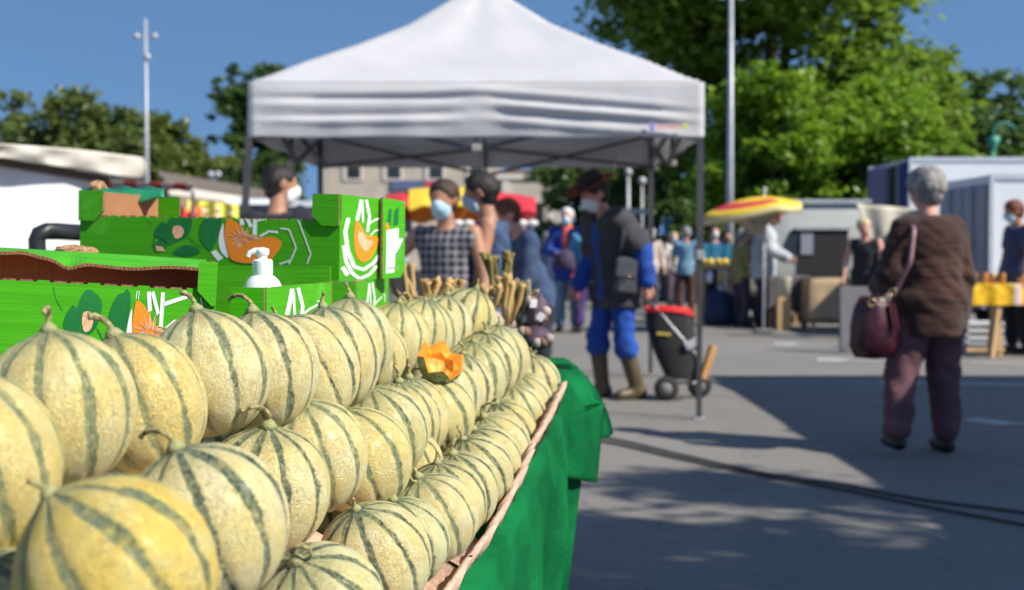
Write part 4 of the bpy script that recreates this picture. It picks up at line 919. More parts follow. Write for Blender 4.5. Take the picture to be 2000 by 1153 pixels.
def food_van():
    a = W(1502, 388, 21); x0, x1 = a.x, W(1682, 388, 21).x; r = empty('food_van', 'pale grey food van with a large serving opening, its shade painted black', 'van', (x0, 21, 0)); L = x1 - x0 + .1; zt = a.z
    sec = []
    for s, z0, zz in ((-.55, .5, 1.0), (-.25, .45, 1.25), (.15, .4, zt - .1), (.35, .4, zt), (L - .1, .4, zt), (L, .45, zt - .08)):
        rr = []
        for k in range(20):
            ang = 2 * PI * k / 20; cy = abs(math.cos(ang)) ** .25 * math.copysign(1, math.cos(ang)); cz = abs(math.sin(ang)) ** .25 * math.copysign(1, math.sin(ang))
            rr.append(V((s, .95 + .95 * cy, (z0 + zz) / 2 + (zz - z0) / 2 * cz)))
        sec.append(rr)
    mb = MB(); mb.grid(sec, GPNT, True); mb.face(sec[0], GPNT); mb.face(sec[-1][::-1], GPNT); mb.build('body', r, True, ang=40)
    mb = MB(); ox0, ox1 = W(1560, 450, 21).x - x0, W(1655, 450, 21).x - x0; oz0, oz1 = W(0, 540, 21).z, W(0, 450, 21).z
    mb.box(((ox0 + ox1) / 2, -.012, (oz0 + oz1) / 2), (ox1 - ox0, .03, oz1 - oz0), DARKI).build('opening_shade_panel', r)  # black panel on the closed body, painted as the shade inside the hatch
    MB().box(((ox0 + ox1) / 2, -.04, oz1 + .03), (ox1 - ox0 + .1, .06, .05), GALV).box((ox0 + .12, -.04, (oz0 + oz1) / 2 + .15), (.20, .03, .34), GREYD).build('opening_trim', r)
    MB().box((L / 2 + .1, .0, zt - .05), (L - .1, .08, .06), GALV, bev=.01).build('roof_rail', r)
    g1 = MB(); A = [(.18, 1.15), (.48, 1.15), (.48, 1.55), (.36, 1.55)]; g1.face([V((x, -.02, z)) for x, z in A], GLASS); g1.build('side_window', r)
    for xx in (.3, L - .5): wheel(r, xx, .12, .3, .2); wheel(r, xx, 1.75, .3, .2)
    MB().box((L / 2, .02, .46), (L, .06, .1), TYRE).build('sill', r)
food_van()
CREAM = M('cream_tarpaulin', (.58, .54, .45), .8, .12, 3, .3, .01, trans=.1)
CREAMD = M('dirty_cream_tarpaulin', (.66, .62, .55), .8, .12, 2, .4, .02, patch=((.42, .38, .30), 3, .62))
REDF = M('red_awning', (.62, .03, .05), .75, .1, 5, .2); YELF = M('yellow_awning', (.80, .55, .04), .75, .08, 5, .2); ORGF = M('orange_cloth', (.62, .18, .02), .8, .15, 3, .3)
REDD = M('deep_red_cloth', (.30, .01, .02), .8, .15, 3, .3)
def sheet(name, rows, m, label, cat, thick=.004, parent=None):
    mb = MB(); mb.grid([[V(p) for p in r_] for r_ in rows], m); o = mb.build(name, parent, True, thick=thick)
    if not parent: rebase(o, rows[0][0]); tag(o, label, cat)
    return o
# left: white stall trailer with a cream awning
def left_stall():
    r = empty('stall_trailer', 'dirty white stall trailer with cream awning at the left edge', 'trailer', (-3.15, 6.5, 0)); wm = M('stained_white_panel', (.80, .81, .84), .6, .04, 2, .1, patch=((.34, .32, .30), 2.2, .66))
    MB().box((-.66, .25, 1.17), (1.1, 7.0, 1.15), wm, bev=.01).build('body', r)
    MB().box((-.10, .25, 1.765), (.05, 7.04, .05), M('rusty_brown_rail', (.12, .07, .05), .7, .2)).build('top_rail', r)
    A = [(W(-300, 255, 5.5)), (W(0, 281, 7.6)), (W(150, 292, 9.2)), (W(280, 308, 10.6))]; B = [W(-300, 300, 5.6), W(0, 308, 7.7), W(150, 331, 9.3), W(280, 352, 10.6)]
    o = V((3.15, -6.5, 0)); rows = []
    for j in range(9):
        row = []
        for i in range(31):
            a = along(A, i / 30); b = along(B, i / 30); p = a.lerp(b, j / 8) + V((.03 * math.sin(i * .9) * math.sin(j / 8 * PI), 0, 0)); row.append(p + o)
        rows.append(row)
    top = [[p + V((-1.5 * (1 - k / 3), 0, .10 * (1 - k / 3))) for p in rows[0]] for k in range(3)]
    endp = rows[-1][-1]; endt = rows[0][-1]
    mb = MB(); mb.grid(top + rows, CREAMD); mb.grid([[(endt + V((-1.5 * i / 8, .03 * math.sin(i), .0))).lerp(endp + V((-1.5 * i / 8, .03 * math.sin(i), 0)), j / 5) for i in range(9)] for j in range(6)], CREAMD); mb.build('awning', r, True, thick=.005)
    MB().box((-.8, .2, 1.83), (1.1, 6.6, .04), M('pale_blue_roof', (.45, .58, .72), .5, .05)).build('roof_panel', r)
    for yy in (-2.0, 2.4):
        q = Euler((0, PI / 2, 0)).to_matrix(); MB().lathe([(0, -.1), (.3, -.1), (.32, 0), (.3, .1), (0, .1)], TYRE, (-.25, yy, .32), 20, q).build('wheel', r, True)
    MB().bar((-.15, 3.7, 0), (-.15, 3.7, 1.75), .05, STEEL).build('corner_post', r)
left_stall()
def striped_awning():
    r = empty('striped_awning', 'low stall awning with faded red and white stripes on the left', 'awning', (-3.6, 13, 0)); n = 26
    RW = M('faded_red_stripe', (.62, .10, .09), .8, .1); WW = M('faded_white_stripe', (.72, .64, .64), .8, .05); rows = []
    for j in range(5):
        row = []
        for i in range(n + 1):
            p = W(168 + 212 * i / n, 352 + 4 * j + (i / n) * 7 * (1 if j < 2 else .9) + (2 * math.sin(i * .8) if j == 4 else 0), 13.4 - .45 * (1 if j > 1 else 2 - j)); row.append(p - V((-3.6, 13, 0)))
        rows.append(row)
    mb = MB(); mb.grid(rows, lambda i, k: RW if (k // 3) % 2 else WW); mb.build('awning_cloth', r, thick=.006)
    for px in (175, 275, 375): p = W(px, 372, 13.05) - V((-3.6, 13, 0)); MB().bar((p.x, p.y + .03, 0), (p.x, p.y + .03, p.z), .03, STEEL).build('post', r)
striped_awning()
def banner():
    c = W(412, 405, 13.6); r = empty('printed_banner', 'yellow printed banner cloth hung low left of the tent leg', 'banner', (c.x, c.y, 0)); cols = [M('lemon_cloth', (.78, .76, .08), .8, .1), M('banner_white', (.75, .72, .55), .8, .1), M('banner_red', (.62, .10, .06), .8, .1), M('banner_green', (.18, .40, .06), .8, .1)]
    mb = MB(); rows = [[W(366 + 100 * i / 20, (390 + 10 * i / 20) + 7 * j, 13.6 + .02 * math.sin(i)) - V((c.x, c.y, 0)) for i in range(21)] for j in range(5)]
    mb.grid(rows, lambda j, i: cols[0] if j < 1 else cols[[0, 1, 0, 2, 0, 0, 3, 0, 1, 0][(i * 3 + j * 5) % 10]]); mb.build('cloth', r)
    MB().box((0, .1, .62), (1.0, .05, 1.0), M('stall_board', (.35, .28, .2), .8, .1)).build('board', r)
    p = W(345, 412, 13.3); o = empty('goods_crate', 'red and orange goods piled in a tray under the striped awning', 'goods tray', (p.x, p.y, 0)); MB().box((0, 0, p.z - .15), (.5, .4, .1), WOOD).build('tray', o); m = MB()
    for k in range(12): m.ball((-.2 + .13 * (k % 4), -.1 + .1 * (k // 4), p.z - .05 + .025 * (k % 3)), .055, [REDF, ORGF, M('banner_red')][k % 3], 10)
    m.build('produce', o, True); MB().bar((0, 0, 0), (0, 0, p.z - .2), .4, M('stall_board')).build('stand', o)
banner()
def long_roof():
    a = W(330, 362, 24); b = W(560, 398, 30); a2 = W(330, 380, 24); b2 = W(560, 408, 30); r = empty('market_shed', 'long low shed with a sloping grey brown roof edge behind the vendor', 'shed', (a.x, a.y, 0)); o = V((a.x, a.y, 0)); dm = M('shed_roof_brown', (.14, .115, .09), .9, .2); wl = M('shed_wall', (.22, .18, .14), .9, .15)
    mb = MB(); bk = V((-1.2, 3.5, .5))
    mb.face([a - o, b - o, b - o + bk, a - o + bk], dm); mb.face([a2 - o, b2 - o, b - o, a - o], M('pale_trim')); mb.build('roof', r)
    A, B = V((a2.x, a2.y, 0)), V((b2.x, b2.y, 0)); mb = MB(); q = V((0, .1, 0)); mb.face([A - o + q, B - o + q, b2 - o + q, a2 - o + q], wl); mb.face([B - o + q, V((b.x - 1.2, b.y + 3.5, 0)) - o, V((b.x - 1.2, b.y + 3.5, b.z + .3)) - o, b2 - o + q], wl); mb.face([V((a.x - 1.2, a.y + 3.5, 0)) - o, A - o + q, a2 - o + q, V((a.x - 1.2, a.y + 3.5, a.z + .3)) - o], wl); mb.build('wall', r)
long_roof()
def parked(label, px, py, d, L, m, h=.5):
    p = W(px, py, d); r = empty('parked_car', label, 'car', (p.x, p.y, 0)); zt = p.z; sec = []
    pr = [(-.5, .35, .55), (-.48, .3, .75), (-.30, .28, .80), (-.14, .28, 1.0), (.22, .28, 1.0), (.40, .28, .82), (.49, .3, .72), (.5, .35, .5)]
    for s, a, b in pr: sec.append([V((s * L, .8 * (abs(math.cos(2 * PI * k / 16)) ** .4) * math.copysign(1, math.cos(2 * PI * k / 16)) * (1 if b < .9 or math.sin(2 * PI * k / 16) < .1 else .8), (a + b) / 2 * zt + (b - a) / 2 * zt * (abs(math.sin(2 * PI * k / 16)) ** .4) * math.copysign(1, math.sin(2 * PI * k / 16)))) for k in range(16)])
    mb = MB(); mb.grid(sec, m, True); mb.face(sec[0], m); mb.face(sec[-1][::-1], m); mb.build('body', r, True, ang=50)
    MB().box((.04 * L, -.70, zt * .86), (.42 * L, .05, zt * .15), GLASS).build('side_window', r)
    for x in (-.3, .31):
        for y in (-.68, .68): wheel(r, x * L, y, .3, .18)
parked('white car parked behind the vendor with dark hair', 505, 388, 27, 3.6, WPNT)
parked('pale car parked right of the vendor with dark hair', 622, 392, 25, 3.4, M('silver_paint', (.5, .52, .55), .35, .03, bump=0))

# red and yellow scalloped stall awning in the middle
def scalloped():
    d = 19.0; c = W(900, 440, d); r = empty('scalloped_awning', 'round market awning with red and yellow scalloped panels behind two women', 'awning', (c.x, c.y, 0)); o = V((c.x, c.y, 0)); n = 96
    seg = lambda x: REDF if x < 797 or x > 935 else YELF
    for x0, x1, nm in ((752, 797, 'red_panel'), (797, 935, 'yellow_panel'), (935, 1046, 'red_panel')):
        mb = MB(); rows = []
        for j in range(9):
            row = []; k = max(4, int((x1 - x0) / 4))
            for i in range(k + 1):
                px = x0 + (x1 - x0) * i / k; u = (px - 752) / 294; arch = 366 + 12 * abs(2 * u - .9) ** 2.2 + (6 if nm == 'red_panel' else 0); bot = 408 + 5 * math.cos((px - x0) / 66 * 2 * PI) + (12 * max(0, (px - 935) / 111) if px > 935 else 0) 
                v = j / 8; py = arch + (bot - arch) * v; row.append(W(px, py, d - .75 * math.sin(v * PI / 2)) - o)
            rows.append(row)
        mb.grid(rows, REDF if nm[0] == 'r' else YELF); mb.build(nm, r, True, thick=.008)
    mb = MB(); rows = [[W(752 + 294 * i / 30, 404 + 30 * j / 4 + (4 * math.sin(i * 1.1) if j == 4 else 0), d - .3) - o for i in range(31)] for j in range(5)]
    mb.grid(rows, lambda j, i: ORGF if 4 < i < 19 else REDD); mb.build('inner_curtain', r, thick=.006)
    for px in (760, 860, 950, 1040): p = W(px, 425, d - .32) - o; MB().bar((p.x, p.y, 0), (p.x, p.y, p.z), .04, STEEL).build('post', r)
    for px in (905, 1000, 1030):
        mb = MB()
        for s in (-1, 1): p = W(px + 10 * s, 436, d - .75) - o; mb.ball(p, .085, M('white_bow_cloth', (.75, .73, .70), .8, .05), 10, (1, .5, .55))
        mb.build('white_bow', r, True)
    cnt = W(900, 560, d); q = empty('stall_counter', 'stall counter with jars and white goods under the scalloped awning', 'counter', (c.x, c.y + .3, 0)); MB().box((0, 0, .45), (2.3, .7, .9), M('counter_grey', (.22, .20, .19), .8, .2), bev=.01).build('counter', q)
    rg = random.Random(3); m = MB()
    for k in range(34): m.lathe([(0, 0), (.04, 0), (.045, .1), (.03, .13), (.0, .13)], [M('jar_amber', (.45, .22, .05), .3), M('white_bow_cloth'), M('jar_red', (.4, .05, .03), .3)][k % 3], (-1.1 + 2.2 * rg.random(), -.3 + .5 * rg.random(), .9), 8)
    m.build('goods', q, True)
scalloped()
# right: parasol, curtains and tables
def parasol():
    d = 18.6; a = W(1493, 380, d); r = empty('market_parasol', 'flat yellow and red striped market parasol beside the grey food van', 'parasol', (a.x, a.y, 0)); o = V((a.x, a.y, 0)); n = 32; rows = []
    rimx0, rimx1 = W(1368, 420, d).x - a.x, W(1562, 384, d).x - a.x
    for j in range(11):
        v = j / 10; row = []
        for k in range(n):
            t = 2 * PI * k / n; lx = math.cos(t); x = (rimx1 if lx > 0 else -rimx0) * lx * v; y = .85 * math.sin(t) * v
            z = a.z - .03 - v * v * ((.27 if lx < 0 else .05) * abs(lx) + .13 * abs(math.sin(t)) ) - .03 * v; row.append(V((x, y, z)))
        rows.append(row)
    mb = MB(); mb.grid(rows, lambda j, k: (REDF if j in (6, 7) else (ORGF if j == 5 else YELF)) if 12 < k < 25 else YELF, True); rimr = rows[-1]
    mb.grid([rimr, [p + V((0, 0, -.09)) for p in rimr]], M('parasol_edge', (.62, .52, .25), .8, .1), True); mb.build('canopy', r, True, thick=.006)
    MB().tube([(0, 0, 0), (0, 0, a.z + .04)], .018, M('parasol_pole', (.6, .6, .6), .4)).ball((0, 0, a.z + .07), .04, GALV).build('pole', r, True)
    m = MB()
    for k in range(0, n, 4): m.bar((0, 0, a.z - .45), rows[8][k], .015, STEEL)
    m.build('ribs', r)
    MB().box((0, 0, .04), (.3, .3, .05), STEEL, bev=.02).build('foot', r)
parasol()
def curtain(name, label, quad, d, m, k=12, cat='curtain', wave=.03):
    A, B, C, D = [W(x, y, d) for x, y in quad]; rows = []
    for j in range(9):
        u = j / 8; L, Q = A.lerp(D, u), B.lerp(C, u); rows.append([L.lerp(Q, i / 24) + V((0, wave * math.sin(i / 24 * k), 0)) for i in range(25)])
    return sheet(name, rows, m, label, cat)
curtain('side_curtain', 'cream canvas side panel narrowing downwards left of the red capped man', ((1410, 412), (1505, 402), (1496, 455), (1470, 462)), 19.0, CREAM)
curtain('awning_flap', 'cream canvas awning flap hanging behind the brown sweater woman', ((1672, 398), (1800, 408), (1765, 500), (1702, 470)), 19.2, CREAM)
tg = M('charcoal_tablecloth', (.10, .095, .10), .95, .15, 6, .4, .01); bt = M('burlap_cloth', (.42, .31, .19), .95, .12, 10, .5, .01)
def table_cloth(label, pxs, ytop, ybot, d, depth, m, wood_legs=(), drop=1.0):
    a, b = W(pxs[0], ytop, d), W(pxs[1], ytop, d); Wd = b.x - a.x; r = empty('stall_table', label, 'table', (a.x, a.y, 0)); z = a.z; zb = max(.02, W(0, ybot, d).z)
    MB().box((Wd / 2, depth / 2, z - .02), (Wd, depth, .03), WOOD, bev=.003).build('table_top', r)
    for x in (.05, Wd - .05):
        for y in (.05, depth - .05): MB().bar((x, y, 0), (x, y, z - .04), .045, WOOD).build('leg', r)
    per = [(0, depth), (0, 0), (Wd, 0), (Wd, depth)]; pl = [V((p[0], p[1], 0)) for p in per]; rows = []
    for j in range(8):
        v = j / 7; row = []
        for i in range(61):
            p = along(pl, i / 60); c = V((Wd / 2, depth / 2, 0)); o = (p - c).normalized(); row.append(p + o * (.012 + .02 * v * (1 + math.sin(i * .9))) + V((0, 0, z + .004 - (z - zb) * v)))
        rows.append(row)
    mb = MB(); mb.grid(rows, m); mb.grid([[V((0 - .01, depth, z + .004)), V((Wd + .01, depth, z + .004))], [V((-.01, -.012, z + .004)), V((Wd + .01, -.012, z + .004))]], m)
    mb.build('tablecloth', r, True, thick=.004, ang=50)
    return r
table_cloth('table under a charcoal cloth in front of the food van', (1500, 1582), 540, 608, 19.6, .8, tg)
table_cloth('wooden table with a wrinkled beige burlap cloth', (1584, 1690), 545, 628, 19.0, .8, bt)
def bl(label, x0, x1, y0, y1, d, m, name='display_board', cat='board', th=.06, part='panel'):
    a, b = W(x0, y0, d), W(x1, y1, d); r = empty(name, label, cat, ((a.x + b.x) / 2, a.y, 0)); z0 = max(.03, b.z)
    MB().box((0, 0, (a.z + z0) / 2), (b.x - a.x, th, a.z - z0), m, rot=(R(-4), 0, 0), bev=.008).build(part, r)
    MB().bar((-(b.x - a.x) * .4, 0, 0), (-(b.x - a.x) * .4, .0, z0 + .03), .04, STEEL).bar(((b.x - a.x) * .4, 0, 0), ((b.x - a.x) * .4, 0, z0 + .03), .04, STEEL).build('feet', r); return r
bl('grey cloth covered board standing left of the woman with the handbag', 1640, 1700, 560, 690, 15.0, M('grey_felt', (.17, .165, .18), .95, .1, 8, .3))
p = W(1530, 545, 19.3); bk = empty('white_bucket', 'cream bucket hanging beside the red capped man', 'bucket', (p.x, p.y, 0)); MB().lathe([(0, .50), (.10, .50), (.125, .8), (.13, .81), (.115, .81), (.09, .52)], M('cream_plastic', (.6, .57, .45), .5, .05), n=20).build('pail', bk, True); MB().bar((0, 0, 0), (0, 0, .5), .2, WOOD).build('stool', bk)
def fruit_stand():
    d = 20.5; a = W(1368, 522, d); b = W(1446, 522, d); r = empty('fruit_stand', 'fruit stand with blue trays behind the tent leg', 'stand', (a.x, a.y, 0)); Wd = b.x - a.x; z = a.z
    MB().box((Wd / 2, .4, z), (Wd, .8, .06), WOOD).build('shelf', r)
    for x in (.05, Wd - .05): MB().bar((x, .05, 0), (x, .05, z), .06, WOOD).build('leg', r); MB().bar((x, .75, 0), (x, .75, z), .06, WOOD).build('leg', r)
    for k in range(3): MB().box((.12 + k * .22, .62, z + .2), (.2, .3, .34), M('blue_tray', (.02, .16, .30), .5), bev=.01).build('tray', r)
    for k in range(6):
        m = M('lemon_skin', (.85, .58, .02), .5, .1); o = empty('yellow_melon', f'round yellow fruit on the fruit stand, {ords[k]} from the left', 'fruit', (a.x + .07 + k * .115, a.y + .10 + .03 * (k % 2), z + .03 + .055), group='yellow fruit on the fruit stand'); MB().ball((0, 0, 0), .055, m, 14).build('skin', o, True); MB().tube([(0, 0, .05), (0, .005, .07)], .006, STEM, 6).build('stem', o)
    bag = M('navy_bag', (.01, .02, .07), .7, .2); c = V((a.x + .28, a.y - .15, 0)); q = empty('blue_sack', 'dark blue sack standing on the ground under the fruit stand', 'sack', c); MB().lathe([(0, .02), (.22, .03), (.25, .2), (.2, .5), (.12, .56), (0, .57)], bag, n=14).build('sack_body', q, True); MB().tube([(-.1, 0, .5), (-.06, 0, .68), (.06, 0, .68), (.1, 0, .5)], .012, bag, 6).build('handle', q)
    for k, (px, c_) in enumerate(((1386, (.8, .8, .85)), (1408, (.65, .38, .12)), (1426, (.5, .28, .12)))):
        p = W(px, 540, d - .1); o = empty('hanging_bag', ['white', 'ochre', 'brown'][k] + ' paper bag hanging from the edge of the fruit stand', 'bag', (p.x, p.y, p.z)); MB().lathe([(0, -.11), (.04, -.10), (.055, 0), (.03, .08), (.0, .09)], M('bagc%d' % k, c_, .7, .1), n=10).build('pouch', o, True); MB().bar((0, 0, .08), (0, 0, .14), .006, STEEL).build('hook', o)
fruit_stand()
def yellow_table():
    d = 14.3; a = W(1896, 556, d); Wd = 1.5; r = empty('trestle_table', 'wooden trestle table with a yellow and orange printed oilcloth at the right edge', 'table', (a.x, a.y, 0)); z = a.z
    MB().box((Wd / 2, .35, z - .02), (Wd, .7, .03), WOOD).build('table_top', r)
    yc = [M('oilcloth_yellow', (.80, .48, .01), .4, .08), M('oilcloth_orange', (.70, .25, .02), .4, .1), M('oilcloth_pale', (.75, .62, .55), .4, .1)]; zb = W(0, 596, d).z
    rows = [[V((-.02 + (Wd + .04) * i / 40, -.015 + (.7 if j == 0 else 0) - .012 * math.sin(i) * (j > 1), z + .002 if j < 2 else z - (z - zb) * (j - 1) / 4)) for i in range(41)] for j in range(6)]
    mb = MB(); mb.grid(rows, lambda j, i: yc[2] if i in (13, 14) else (yc[1] if (i * 7 + j * 3) % 9 == 0 and j > 0 else yc[0])); mb.build('oilcloth', r, thick=.003)
    for x in (.35, 1.2):
        t = MB(); t.bar((x, .04, 0), (x + .06, .3, z - .04), .055, WOOD); t.bar((x + .10, .62, 0), (x + .06, .34, z - .04), .055, WOOD); t.bar((x - .1, .02, 0), (x + .0, .05, z - .05), .055, WOOD); t.bar((x - .38, .04, .09), (x + .05, .04, .09), .045, WOOD); t.build('trestle', r)
    for k in range(5):
        o = empty('jar', f'small orange lidded jar on the yellow oilcloth, {ords[k]} from the left', 'jar', (a.x + .05 + k * .10, a.y + .25 + .05 * (k % 2), z + .005), group='jars on the yellow oilcloth'); MB().lathe([(0, 0), (.032, 0), (.034, .08), (.028, .10)], M('jar_amber'), n=14).build('glass', o, True); MB().lathe([(.03, .10), (.03, .118), (0, .118)], M('oilcloth_orange'), n=14).build('lid', o, True)
yellow_table()
p = W(1862, 660, 15.6)
pl = empty('white_crate', 'white slatted plastic crate under the yellow table', 'crate', (p.x + .35, 15.6, 0)); mm = MB()
for k in range(4): mm.box((0, 0, .06 + k * .085), (.5, .35, .05), M('white_crate_plastic', (.55, .56, .58), .5, .05), bev=.008)
for sx in (-.23, .23): mm.box((sx, -.16, .18), (.03, .03, .36), M('white_crate_plastic'))
mm.build('crate_body', pl)
# ---------------------------------------------------------------- people
from mathutils import noise as mnoise
SK = {'light': M('skin_light', (.62, .36, .26), .55, .08, 14, .1), 'tan': M('skin_tan', (.40, .20, .12), .55, .1, 14, .1), 'pink': M('skin_pink', (.60, .30, .22), .55, .1, 14, .1)}
EYE = M('eye_dark', (.02, .015, .01), .2, .05, bump=0); LIP = M('lips', (.45, .14, .11), .5, .05, bump=0)
HAIR = {k: M('hair_' + k, c, .6, .35, 22, .8, .01, stretch=(1, 1, .3)) for k, c in dict(black=(.012, .009, .008), brown=(.05, .025, .014), grey=(.24, .23, .22), white=(.62, .60, .56), blond=(.55, .42, .24), auburn=(.14, .04, .02)).items()}
MASK = M('surgical_mask', (.42, .62, .72), .8, .06, 20, .2); MASKW = M('white_mask', (.72, .74, .76), .8, .05, 20, .2)
def nv(*a): v = np.array(a, float); return v / np.linalg.norm(v)
def person(label, pos, facing, H=1.7, torso=(0, 0, 1), head=(0, .12, 1), look=0.0, armR=((.25, .05, -1), (.1, .3, -1)), armL=((-.25, .05, -1), (-.1, .3, -1)),
           legR=((.05, .06, -1), (0, -.04, -1)), legL=((-.05, -.02, -1), (0, -.10, -1)), wide=1.0, belly=0.0, skin='light', top=None, sleeve='short', hem=.06, tinf=.018,
           shw=.175, drop=0.0, bottom=None, blen='long', binf=.022, shoes=None, hair='brown', hairlong=0, bald=False, mask=None, hat=None, vest=None, boots=None, res=.018, scarf=None, collar=None, puff=1.0, group=None, ground=True, vsl=False):
    s = H / 1.71; rz = math.atan2(-facing[0], facing[1]); td = nv(*torso); hc = np.array([0, 0, .93]) ; X = np.array([1., 0, 0])
    wv = hc + td * .17; ch = hc + td * .35; sh = hc + td * (.475 - drop); nb = hc + td * .50; hd = nv(*head); hn = nb + hd * .085; H0 = nb + hd * .185 + np.array([0, .012, 0])
    sw = shw * (1 + (wide - 1) * .5); R_ = {}
    for sd, sg, arm, leg in (('R', 1, armR, legR), ('L', -1, armL, legL)):
        S0 = sh + X * sg * sw; E = S0 + nv(*arm[0]) * .28; Wr = E + nv(*arm[1]) * .245; hp = hc + X * sg * .085 - np.array([0, 0, .02]); kn = hp + nv(*leg[0]) * .42; an = kn + nv(*leg[1]) * .40
        R_[sd] = (S0, E, Wr, hp, kn, an, nv(*arm[1]))
    low = min(R_['R'][5][2], R_['L'][5][2]); dz = .085 - low if ground else 0; dv = np.array([0, 0, dz])
    hc, wv, ch, sh, nb, hn, H0 = [p + dv for p in (hc, wv, ch, sh, nb, hn, H0)]
    for k in R_: R_[k] = tuple(p + dv for p in R_[k][:6]) + (R_[k][6],)
    b = wide; fl = (1, .72 + belly * .9, 1)
    TOR = [cap(hc - X * .065 * b, hc + X * .065 * b, .115 * b ** .6, None, (1, .85 + belly, 1)), cap(hc, wv, .135 * b, .125 * b, (1, .78 + belly, 1)), cap(wv, ch, .125 * b, .148 * (1 + (b - 1) * .6), fl),
           cap(sh - X * (sw - .04) - td * .04, sh + X * (sw - .04) - td * .04, .068)]
    ARM = {k: [cap(v[0], v[1], .054, .041), cap(v[1], v[2], .042, .026)] for k, v in R_.items()}
    LEG = {k: [cap(v[3], v[4], .088 * b ** .5, .054), cap(v[4], v[4] * .65 + v[5] * .35, .054, .056), cap(v[4] * .65 + v[5] * .35, v[5], .056, .036)] for k, v in R_.items()}
    # head in a frame turned by 'look'
    cl, sl = math.cos(look), math.sin(look); fwd = np.array([-sl, cl, 0]); fwd = fwd - hd * (fwd @ hd); fwd /= np.linalg.norm(fwd); rt = np.cross(fwd, hd)
    def hp_(x, y, z): return H0 + rt * x + fwd * y + hd * z
    HEADP = [cap(hp_(0, -.02, .035), hp_(0, .012, .03), .084), cap(hp_(0, .03, -.05), hp_(0, .045, -.075), .048, .036), cap(hp_(0, .03, .0), hp_(0, .05, -.02), .060), cap(hp_(0, .092, .018), hp_(0, .112, -.012), .010, .016),
             cap(hp_(.078, -.005, .02), hp_(.084, -.012, -.02), .016, .011), cap(hp_(-.078, -.005, .02), hp_(-.084, -.012, -.02), .016, .011)]
    NECK = [cap(nb - td * (.03 + drop), hn + hd * .03, .062, .052)]
    BODY = TOR + NECK + ARM['R'] + ARM['L'] + LEG['R'] + LEG['L'] + HEADP
    for k, v in R_.items(): BODY.append(cap(v[5] + np.array([0, -.02, -.045]), v[5] + np.array([0, .13, -.055]), .036, .028))
    SKm = SK[skin]; mb = MB(); v_, f_ = blob(BODY, res, k=.028); mb.raw(v_ * s, f_, SKm)
    for k, v in R_.items():
        sg = 1 if k == 'R' else -1; wr, dr = v[2], v[6]; side = np.cross(dr, [0, 1, 0]); side = side / (np.linalg.norm(side) + 1e-9) * sg
        th = np.cross(dr, side) * sg; fwdh = th if th[1] > 0 else -th; fwdh /= np.linalg.norm(fwdh); inn = -X * sg; inn = inn - dr * (inn @ dr); inn /= np.linalg.norm(inn) + 1e-9
        hf = [cap(wr, wr + dr * .03, .024, .026), cap(wr + dr * .04 - fwdh * .018, wr + dr * .085 - fwdh * .022, .018, .014), cap(wr + dr * .04 + fwdh * .018, wr + dr * .09 + fwdh * .020, .018, .014)]
        for i, (o, L) in enumerate(((-.031, .055), (-.011, .07), (.010, .075), (.030, .066))):
            a = wr + dr * .088 + fwdh * o; m_ = a + dr * L * .5 + inn * .012; e = m_ + dr * L * .32 + inn * .028; hf += [cap(a, m_, .0095, .0085), cap(m_, e, .0085, .007)]
        t0 = wr + dr * .035 + fwdh * .022; t1 = t0 + dr * .028 + fwdh * .026 + inn * .01; hf += [cap(t0, t1, .012, .010), cap(t1, t1 + dr * .03 + inn * .006 + fwdh * .004, .010, .0075)]
        hv, hfc = blob(hf, .0065, k=.006); mb.raw(hv * s, hfc, SKm)
    for sx in (-1, 1): mb.ball(V(hp_(sx * .031, .083, .022)) * s, .010 * s, EYE, 8)
    mb.ball(V(hp_(0, .083, -.047)) * s, .014 * s, LIP, 8, (1.5, .6, .5))
    root = mb.build('person', None, True); root.location = pos; root.rotation_euler = (0, 0, rz); tag(root, label, 'person', group)
    def part(name, prims, m, inf, k=.03, r=None, **kw):
        v2, f2 = blob(prims, r or res, k=k, inf=inf, **kw); o = MB().raw(v2 * s, f2, m).build(name, root, True)
        if name in ('shirt', 'jacket', 'vest', 'trousers', 'shorts') and res < .019:
            me = o.data; nn = [v.normal.copy() for v in me.vertices]; sd = len(label) * 1.7
            for v, q in zip(me.vertices, nn):
                p = v.co; a = abs(mnoise.noise(V((p.x * 5 + sd, p.y * 5, p.z * 9 + p.x * 6)))) ; b2 = mnoise.noise(V((p.x * 13, p.y * 13 + sd, p.z * 17)))
                v.co = p + q * (.020 * (a - .2) * 1.2 + .004 * b2)
    if top:
        P = TOR[:]; 
        if hem: P.append(cap(hc, hc - np.array([0, 0, hem]), .145 * b, .15 * b, (1, .82 + belly, 1)))
        for k, v in R_.items():
            if sleeve == 'long': P += [cap(v[0], v[1], .058, .048), cap(v[1], v[2], .048, .036)]
            elif sleeve == 'short': P.append(cap(v[0], v[0] * .35 + v[1] * .65, .060, .056))
            elif sleeve == 'none': pass
        cut = [cap(nb + hd * .03, nb + hd * .12, .085)]
        if sleeve == 'none': cut += [cap(v[0] + X * (.055 if k == 'R' else -.055), v[0] * .6 + v[1] * .4 + X * (.03 if k == 'R' else -.03), .055) for k, v in R_.items()]
        zc = (hc[2] - hem - .05)
        part('shirt' if sleeve != 'long' else 'jacket', P, top, tinf, cut=cut, keep=lambda Q: zc - Q[:, 2])
